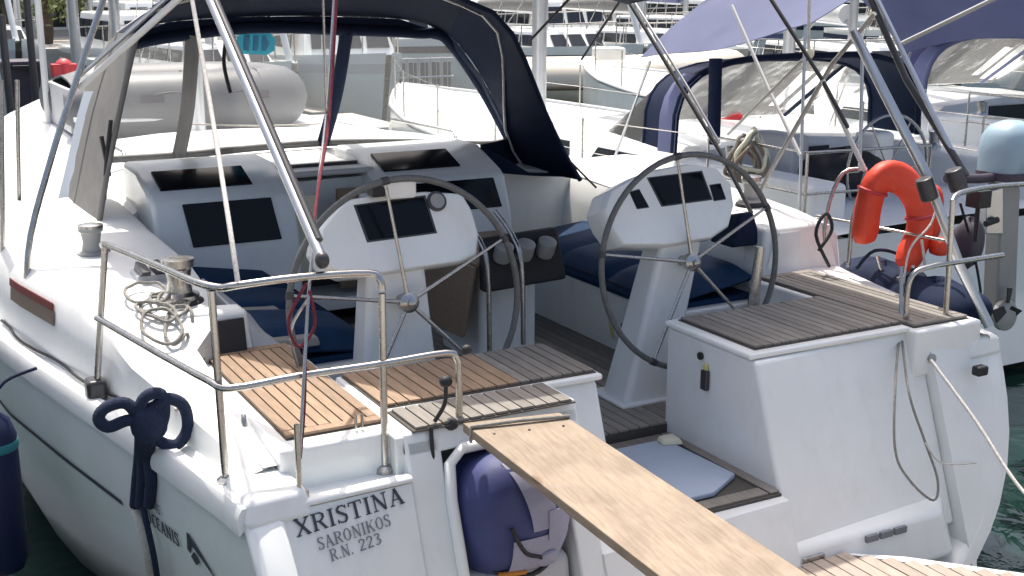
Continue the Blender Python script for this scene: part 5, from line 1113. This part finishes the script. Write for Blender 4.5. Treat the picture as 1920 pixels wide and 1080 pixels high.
# motor boats and other craft across the fairway
def motorboat(name, label, cx, cy, head, L, Bm, H, cab, group, hullm='hull_white', trim='navy_canvas', fly=False, seed=0, mast=0):
    M = Matrix.Translation((cx, cy, 0)) @ Matrix.Rotation(head, 4, 'Z'); t = thing(name, label, 'motorboat' if not mast else 'sailboat', (cx, cy, 0), group)
    def B(n, f, m, par=None, **k):
        b = MB(M); f(b); return b.build(n, m, par or t, **k)
    wf = lambda s: Bm/2*lerp([(0,0.92),(0.4,1.0),(0.7,0.82),(0.88,0.45),(1,0.04)], s)
    def hull_(b):
        for sd_ in (-1, 1):
            b.grid([[Vector((sd_*wf(s)*f, -L/2+L*s+(z/H)*0.5*max(0,s*2-1), z*(1+0.25*s*s))) for f, z in ((1,H),(1.0,H*0.75),(0.94,H*0.45),(0.82,H*0.12),(0.6,-0.2))] for s in [i/14 for i in range(15)]])
        w = wf(0); b.add([(-w,-L/2,H),(w,-L/2,H),(w*0.82,-L/2,H*0.1),(w*0.5,-L/2,-0.2),(-w*0.5,-L/2,-0.2),(-w*0.82,-L/2,H*0.1)], [(0,1,2,3,4,5)])
    h = B('hull', hull_, hullm, smooth=50)
    B('deck', lambda b: b.grid([[Vector((f*(wf(s)-0.02), -L/2+L*s+0.5*max(0,s*2-1), H*(1+0.25*s*s)-0.04)) for f in (-1,0,1)] for s in [i/10 for i in range(11)]]), 'gelcoat_deck')
    def stripe(b):
        for sd_ in (-1, 1): b.grid([[Vector((sd_*(wf(s)+0.012), -L/2+L*s+(z/H)*0.5*max(0,s*2-1), z*(1+0.25*s*s))) for z in (H*0.74,H*0.86)] for s in [i/14 for i in range(15)]])
        b.grid([[Vector((f*wf(0), -L/2-0.012, z)) for f in (-1,1)] for z in (H*0.70,H*0.82)])
    B('rub_rail', stripe, trim)
    for (y0, y1, w, z0, z1) in cab:
        c_ = B('cabin', lambda b: b.hexa([(-w,y0,z0),(w,y0,z0),(w*0.9,y1,z0),(-w*0.9,y1,z0)], [(-w*0.9,y0+0.15,z1),(w*0.9,y0+0.15,z1),(w*0.75,y1-0.6,z1),(-w*0.75,y1-0.6,z1)]), 'gelcoat', bevel=0.06, seg=3)
        zz0, zz1 = z0+(z1-z0)*0.35, z0+(z1-z0)*0.82; n = max(2, int((y1-y0)/0.9))
        for sd_ in (-1, 1):
            for k in range(n):
                ya, yb = y0+0.25+(y1-y0-1.0)*k/n, y0+0.25+(y1-y0-1.0)*(k+0.86)/n
                B('window', lambda b: b.prism([(sd_*w*0.965,ya,zz0),(sd_*w*0.965,yb,zz0),(sd_*w*0.925,yb,zz1),(sd_*w*0.925,ya,zz1)], (sd_*0.03,0,0)), 'window_dark', c_)
        for k in range(3):
            xa = -w*0.78+w*1.56*k/3; B('window', lambda b: b.prism([(xa+0.04,y0+0.06,zz0),(xa+w*0.48,y0+0.06,zz0),(xa+w*0.46,y0+0.12,zz1),(xa+0.06,y0+0.12,zz1)], (0,-0.04,0)), 'window_dark', c_)
            B('window', lambda b: b.prism([(xa+0.04,y1-0.22,zz0),(xa+w*0.46,y1-0.22,zz0),(xa+w*0.42,y1-0.48,zz1),(xa+0.06,y1-0.48,zz1)], (0,0.05,0.02)), 'window_dark', c_)
    for sd_ in (-1, 1):
        rl_ = B('rail', lambda b: b.tube([(sd_*(wf(s)-0.08), -L/2+L*s+0.5*max(0,s*2-1), H*(1+0.25*s*s)+0.55) for s in (0.35,0.5,0.65,0.8,0.93)], 0.018, 6), 'steel', smooth=60)
        for s in (0.35,0.5,0.65,0.8,0.93): B('post', lambda b: b.tube([(sd_*(wf(s)-0.08), -L/2+L*s+0.5*max(0,s*2-1), H*(1+0.25*s*s)-0.05),(sd_*(wf(s)-0.08), -L/2+L*s+0.5*max(0,s*2-1), H*(1+0.25*s*s)+0.55)], 0.016, 6), 'steel', rl_)
    if mast:
        mm = B('mast', lambda b: b.tube([(0,L*0.08,H),(0,L*0.08,mast)], 0.10, 12), 'alu', smooth=60)
        bb = B('boom', lambda b: b.tube([(0,L*0.06,H+1.0),(0,-L*0.3,H+1.1)], 0.07, 10), 'alu', smooth=60)
        B('sail_cover', lambda b: b.tube([(0,L*0.05,H+1.2),(0,-L*0.1,H+1.22),(0,-L*0.28,H+1.18)], [0.22,0.2,0.12], 12), trim, bb, smooth=60)
        B('furled_sail', lambda b: b.tube([(0,L*0.5+0.3,H*1.2),(0,L*0.3,H+mast*0.4),(0,L*0.10,mast*0.95)], [0.07,0.08,0.04], 8), 'gelcoat', smooth=60)
        B('backstay', lambda b: b.tube([(0,-L*0.5,H),(0,L*0.08,mast)], 0.012, 6), 'steel')
        for q_ in (0.28,0.42): B('lower_shroud', lambda b: b.tube([(Bm*0.42,L*(0.08-q_*0.3),H),(0,L*0.08,mast*q_)], 0.012, 6), 'steel')
        for sd_ in (-1, 1): B('shroud', lambda b: b.tube([(sd_*Bm*0.45,L*0.06,H),(0,L*0.08,mast*0.9)], 0.012, 6), 'steel')
    return t
G2 = 'boats moored across the fairway'
PI = math.pi
motorboat('moored_boat', 'white sailboat across the water at the far left, behind the dark bin', 0.2, 31, PI+0.1, 10.5, 3.4, 1.45, [(-2,3,1.1,1.4,2.0)], G2, mast=12, trim='light_grey')
motorboat('moored_boat', 'white motorboat across the water seen through the left sprayhood window', 4.4, 29.5, PI, 9.5, 3.2, 1.3, [(-2.6,2.6,1.25,1.25,2.3)], G2, trim='grey_canvas')
motorboat('moored_boat', 'white sailboat across the water behind the cyan sticker', 8.2, 30.5, PI-0.05, 11, 3.5, 1.4, [(-2,3,1.1,1.35,1.95)], G2, mast=13, trim='periwinkle')
motorboat('moored_boat', 'white cabin cruiser across the water seen through the right sprayhood window', 12.4, 30, PI+0.06, 10, 3.4, 1.35, [(-3,2.4,1.35,1.3,2.45)], G2, trim='dark_purple')
motorboat('moored_boat', 'white flybridge boat behind the cream inflatable', 19.0, 33.5, PI, 11, 3.8, 1.4, [(-3.4,2.8,1.5,1.35,2.5)], G2, trim='navy_canvas')
motorboat('moored_boat', 'white sailboat with a bare mast right of the cream inflatable', 23.6, 32, PI+0.08, 11, 3.5, 1.4, [(-2,3,1.1,1.35,1.95)], G2, mast=13, trim='periwinkle')
motorboat('moored_boat', 'large white motor yacht with brown louvred windows at the upper right', 24.2, 19.5, PI*0.72, 13, 4.2, 1.5, [(-4,3,1.6,1.45,2.45)], G2, trim='brown_trim')
motorboat('moored_boat', 'white sailboat low in the water between the two awnings', 17.6, 17.0, PI*0.9, 10, 3.2, 1.15, [(-2,2.6,1.1,1.1,1.7)], G2, mast=12, trim='light_grey')
motorboat('moored_boat', 'white sailboat behind the violet awning at the upper right', 30.5, 27, PI*0.85, 11, 3.5, 1.4, [(-2,3,1.1,1.35,1.95)], G2, mast=13, trim='navy_canvas')
motorboat('moored_boat', 'white sailboat nearest behind the grey dinghy', 4.3, 23.2, PI+0.12, 9, 3.0, 1.25, [(-2,2.4,1.0,1.2,1.75)], G2, mast=12, trim='navy_canvas')
motorboat('moored_boat', 'white cruiser between dinghy and the sprayhood centre post', 7.6, 24.0, PI-0.08, 9, 3.1, 1.3, [(-2.6,2.4,1.25,1.25,2.2)], G2, trim='light_grey')
motorboat('moored_boat', 'white sailboat right behind the pontoon railing', 13.9, 25.0, PI+0.05, 9.5, 3.1, 1.3, [(-2,2.6,1.05,1.25,1.85)], G2, mast=12, trim='grey_canvas')
# pontoon railing with dark panels and pale bars, seen through the sprayhood window
pr0, pr1 = at(655,200,y=21.0), at(850,200,y=21.0)
b = MB(); b.box(pr0.x-1.0, pr1.x+1.5, 20.6, 22.6, -0.3, 0.32); o = b.build('pontoon', 'concrete', None, bevel=0.03); o['kind'] = 'structure'
rg = thing('pontoon_railing', 'pontoon railing of pale bars and dark panels behind the right sprayhood window', 'railing', ((pr0.x+pr1.x)/2, 21.0, 0.32)); nb = 9
for k in range(nb):
    xa = pr0.x+(pr1.x-pr0.x)*k/nb; xb = pr0.x+(pr1.x-pr0.x)*(k+1)/nb
    b = MB(); b.box(xa+0.04, xb-0.04, 21.03, 21.06, 0.40, 1.28); b.build('panel', 'mid_grey', rg)
    b = MB(); b.tube([(xa,21.0,0.32),(xa,21.0,1.40)], 0.03, 8); b.build('post', 'light_grey', rg, smooth=60)
    b = MB(); b.tube([((xa+xb)/2,20.99,0.36),((xa+xb)/2,20.99,1.3)], 0.012, 6); b.build('bar', 'light_grey', rg, smooth=60)
for z in (0.62,0.95,1.36):
    b = MB(); b.tube([(pr0.x,20.98,z),(pr1.x,20.98,z)], 0.022, 8); b.build('rail', 'light_grey', rg, smooth=60)
motorboat('moored_boat', 'white cruiser far behind, above the pontoon railing', 16.0, 38, PI+0.05, 10, 3.4, 1.5, [(-3,2.6,1.4,1.45,2.5)], G2, trim='light_grey')
motorboat('moored_boat', 'white sailboat far behind, left of the flybridge boat', 21.0, 39.0, PI-0.06, 11, 3.5, 1.5, [(-2,3,1.1,1.45,2.1)], G2, mast=13, trim='periwinkle')
motorboat('moored_boat', 'white cruiser moored farther back beyond the left sprayhood window', 6.3, 37.5, PI, 10, 3.4, 1.5, [(-3,2.6,1.4,1.45,2.5)], G2, trim='navy_canvas')
motorboat('moored_boat', 'white sailboat bow-on between cream inflatable and periwinkle awning', 17.9, 26.5, PI+0.15, 9.5, 3.1, 1.25, [(-2,2.6,1.05,1.2,1.75)], G2, mast=12, trim='grey_canvas')
motorboat('moored_boat', 'white cruiser behind the awning poles at the upper right', 28.0, 36, PI-0.1, 11, 3.6, 1.5, [(-3,2.8,1.4,1.45,2.5)], G2, trim='dark_purple')
motorboat('moored_boat', 'white cruiser with dark windows beyond the dark violet awning', 36.5, 33, PI, 12, 3.8, 1.5, [(-3.5,3,1.5,1.45,2.5)], G2, trim='navy_canvas')
# cream inflatable with brown strake, broadside on
rb = thing('inflatable_boat', 'cream inflatable boat with a brown strake between the two canopies', 'inflatable boat', (13.2,19.0,0))
ca, cb = at(1028,158,z=0.95), at(1235,150,z=0.95)
fwdv = Vector((math.cos(-0.42), math.sin(-0.42), 0)); sidev = Vector((-fwdv.y, fwdv.x, 0)); c0 = Vector((13.0,19.0,0.0)); c0 = at(1140,150,z=1.15)
for sgn in (-1, 1):
    P = [c0+fwdv*u+sidev*(sgn*0.75*w)+Vector((0,0,h)) for u, w, h in ((-2.6,1,0.0),(-1.4,1,0.0),(0.2,1,0.02),(1.4,0.85,0.08),(2.2,0.4,0.16),(2.45,0.0,0.18))]
    b = MB(); b.tube(P, 0.42, 16, smooth=5); b.build('tube', 'inflatable_cream', rb, smooth=60)
    b = MB(); b.tube([p+sidev*(sgn*0.40)+Vector((0,0,-0.06)) for p in P[:-1]], 0.05, 8, smooth=5); b.build('strake', 'brown_trim', rb, smooth=60)
b = MB(); 
b.hexa([c0+fwdv*-2.5-sidev*0.5+Vector((0,0,-0.7)), c0+fwdv*2.0-sidev*0.1+Vector((0,0,-0.5)), c0+fwdv*2.0+sidev*0.1+Vector((0,0,-0.5)), c0+fwdv*-2.5+sidev*0.5+Vector((0,0,-0.7))], [c0+fwdv*-2.5-sidev*0.8+Vector((0,0,-0.15)), c0+fwdv*2.2-sidev*0.5+Vector((0,0,0.0)), c0+fwdv*2.2+sidev*0.5+Vector((0,0,0.0)), c0+fwdv*-2.5+sidev*0.8+Vector((0,0,-0.15))]); b.build('hull', 'gelcoat', rb, bevel=0.05)
b = MB(); b.box(-0.3,0.3,-0.3,0.3,0,0.75); 
for i, v in enumerate(b.v): b.v[i] = tuple(c0+fwdv*v[1]+sidev*v[0]+Vector((0,0,v[2]-0.1)))
b.build('console', 'gelcoat', rb, bevel=0.05)
# far left: dark bin, red canister, small floats on the pontoon
b = MB(); b.box(-1.6,5.2,13.6,16.0,-0.3,0.75); o = b.build('pontoon', 'concrete', None, bevel=0.03); o['kind'] = 'structure'
bn = thing('dustbin', 'dark purple wheeled bin on the pontoon at the upper left', 'bin', at(48,232,y=13.9))
p = at(48,232,y=13.9); b = MB(); b.hexa([p+Vector((-0.17,-0.17,0)), p+Vector((0.17,-0.17,0)), p+Vector((0.17,0.2,0)), p+Vector((-0.17,0.2,0))], [p+Vector((-0.25,-0.25,0.80)), p+Vector((0.25,-0.25,0.80)), p+Vector((0.25,0.3,0.80)), p+Vector((-0.25,0.3,0.80))]); b.build('body', 'dark_purple', bn, bevel=0.02)
b = MB(); b.box(p.x-0.28,p.x+0.28,p.y-0.29,p.y+0.34,p.z+0.80,p.z+0.90); b.build('lid', 'dark_purple', bn, bevel=0.03)
b = MB(); b.box(p.x-0.14,p.x+0.14,p.y-0.33,p.y-0.29,p.z+0.78,p.z+0.84); b.build('handle', 'rubber', bn, bevel=0.01)
c = at(120,128,y=12.5); b = MB(); b.lathe([(0.05,0),(0.11,0.02),(0.11,0.18),(0.08,0.22),(0.03,0.25)], c+Vector((0,0,-0.12))); b.box(c.x-0.16,c.x+0.16,c.y-0.1,c.y+0.1,c.z-0.12,c.z+0.06); o = b.build('fuel_can', 'red_paint', None, bevel=0.01); tag(o, 'red fuel can at the upper left beside the white pole', 'can')
c = at(103,192,y=11.2); b = MB(); b.ellipsoid(c, (0.15,0.2,0.20), 16, 10, 0.8); o = b.build('float', 'pale_blue', None, smooth=60); tag(o, 'pale blue rounded float at the upper left under the red can', 'float')
for px, r, yy, m, lab in ((90,0.034,9.0,'white_tube','white pole standing at the upper left before the red can'), (70,0.05,13.4,'dark_metal','dark post standing behind the white pole at the upper left'), (14,0.05,12.6,'dark_metal','black post at the left edge beside the dark bin')):
    p0 = at(px, 215 if px > 50 else 150, y=yy); b = MB(); b.tube([(p0.x,p0.y,0.8),(p0.x,p0.y,6.5 if px==90 else 3.0 if px > 50 else 2.6)], r, 10); o = b.build('post', m, None, smooth=60); tag(o, lab, 'post')
# quay, buildings and trees on the far shore
b = MB(); b.box(-80,140,40,140,-1,0.9); o = b.build('quay', 'concrete', None); o['kind'] = 'structure'
def building(name, label, x0, x1, y, h, m, nw, nf, seed):
    t = thing(name, label, 'building', ((x0+x1)/2, y+4, 0.9)); b = MB(); b.box(x0, x1, y, y+9, 0.9, h); w = b.build('wall', m, t)
    b = MB(); b.box(x0-0.4, x1+0.4, y-0.5, y+9.4, h, h+0.5); b.build('roof', 'concrete', t)
    fh = (h-0.9)/nf
    for f in range(nf):
        for k in range(nw):
            xa = x0+(x1-x0)*(k+0.2)/nw; xb = x0+(x1-x0)*(k+0.8)/nw; za, zb = 0.9+fh*f+fh*0.12, 0.9+fh*f+fh*0.72
            b = MB(); b.box(xa, xb, y-0.05, y+0.04, za, zb); wi = b.build('window', 'window_dark', t)
            b = MB(); b.box((xa+xb)/2-0.04, (xa+xb)/2+0.04, y-0.09, y-0.05, za, zb); b.box(xa-0.08, xb+0.08, y-0.10, y+0.02, za-0.12, za-0.001); b.build('frame', 'white_tube', wi)
building('quay_building', 'pale quay building with dark windows seen through the left sprayhood windows', -4, 16, 52, 10, 'facade_pale', 9, 3, 1)
building('quay_building', 'tan quay building with dark windows behind the right sprayhood windows', 18.5, 36, 53, 9, 'facade', 8, 3, 2)
building('quay_building', 'pale quay building behind the boats at the upper right', 40, 66, 55, 11, 'facade_pale', 11, 3, 3)
def tree(label, x, y, h, r, m, seed):
    rnd = random.Random(seed); t = thing('quay_tree', label, 'tree', (x, y, 0.9), 'trees on the quay')
    b = MB(); b.tube([(x,y,0.9),(x+0.1,y,1.6),(x+0.05,y+0.1,2.6),(x+0.1,y,h*0.7)], [0.20,0.16,0.13,0.06], 10, smooth=3)
    for k in range(6):
        a = k*1.05+rnd.random(); b.tube([(x+0.05,y,2.0+0.2*k),(x+0.5*r*math.cos(a),y+0.5*r*math.sin(a),2.6+0.35*k),(x+0.85*r*math.cos(a),y+0.85*r*math.sin(a),2.9+0.42*k)], [0.07,0.05,0.02], 7)
    b.build('trunk', 'bark', t, smooth=60)
    b = MB(); cl_ = [(rnd.gauss(0,0.5)*r, rnd.gauss(0,0.5)*r, rnd.uniform(1.9,h)) for _ in range(26)]
    for cxx, cyy, czz in cl_:
        for _ in range(70):
            p = Vector((x+cxx+rnd.gauss(0,0.33), y+cyy+rnd.gauss(0,0.33), czz+rnd.gauss(0,0.26))); s = rnd.uniform(0.07,0.16); u = Vector((rnd.gauss(0,1),rnd.gauss(0,1),rnd.gauss(0,1))).normalized(); v = u.orthogonal().normalized()
            b.add([p-u*s, p+v*s*0.5, p+u*s, p-v*s*0.5], [(0,1,2,3)])
    b.build('crown', m, t)
for i, (x, y, h, m, lab) in enumerate([(4.0,44,5.5,'leaf','yellow-green tree on the far quay at the upper left corner'), (8.5,45,5.5,'leaf','yellow-green tree on the far quay left of the sprayhood top'), (26.0,45,6,'leaf','yellow-green tree on the far quay above the cream inflatable'), (29.0,46,6,'leaf_dark','dark green tree on the far quay right of the yellow-green one'), (22.4,46,5,'leaf_dark','dark tree on the far quay beside the sprayhood corner')] + [(at(px,0,y=44).x, 44+k*0.6, 5.5, mm, lab) for k, (px, mm, lab) in enumerate([(1075,'leaf','yellow-green tree between the slim masts above the cream inflatable'), (1150,'leaf','yellow-green tree nearest the left end of the periwinkle awning'), (860,'leaf_dark','dark tree on the far quay just above the sprayhood roof'), (215,'leaf','yellow-green tree above the port struts'), (20,'leaf_dark','dark tree at the left edge of the far quay'), (1330,'leaf_dark','dark tree on the far quay behind the periwinkle awning')])]):
    tree(lab, x, y, h, 1.7, m, i+3)
# bare masts rising behind the boats
for i, (px, yy, r, lab) in enumerate([(143,24,0.12,'pale mast at the upper left, right of the white pole'), (220,26,0.13,'grey mast at the upper left beside the sprayhood'), (1095,34,0.13,'slim grey mast above the cream inflatable'), (975,36,0.10,'slim dark mast just right of the sprayhood'), (733,24,0.12,'grey mast seen through the right sprayhood window'), (40,33,0.09,'slim mast at the left edge above the dark bin'), (178,37,0.08,'thin mast beside the port struts at the upper left'), (300,36,0.09,'thin mast seen above the left sprayhood pane'), (930,40,0.09,'thin mast at the outer corner of the sprayhood'), (1050,38,0.08,'thin dark mast left of the yellow-green tree'), (1150,37,0.09,'thin mast right of the yellow-green tree'), (1205,30,0.08,'thin mast beside the left end of the periwinkle awning'), (1700,26,0.10,'mast between the two awnings at the upper right'), (1790,30,0.09,'mast behind the dark violet awning')]):
    p0 = at(px, 100, y=yy); b = MB(); b.tube([(p0.x,yy,0.3),(p0.x,yy,13)], r, 12); o = b.build('mast_pole', 'alu', None, smooth=60); tag(o, lab, 'mast')
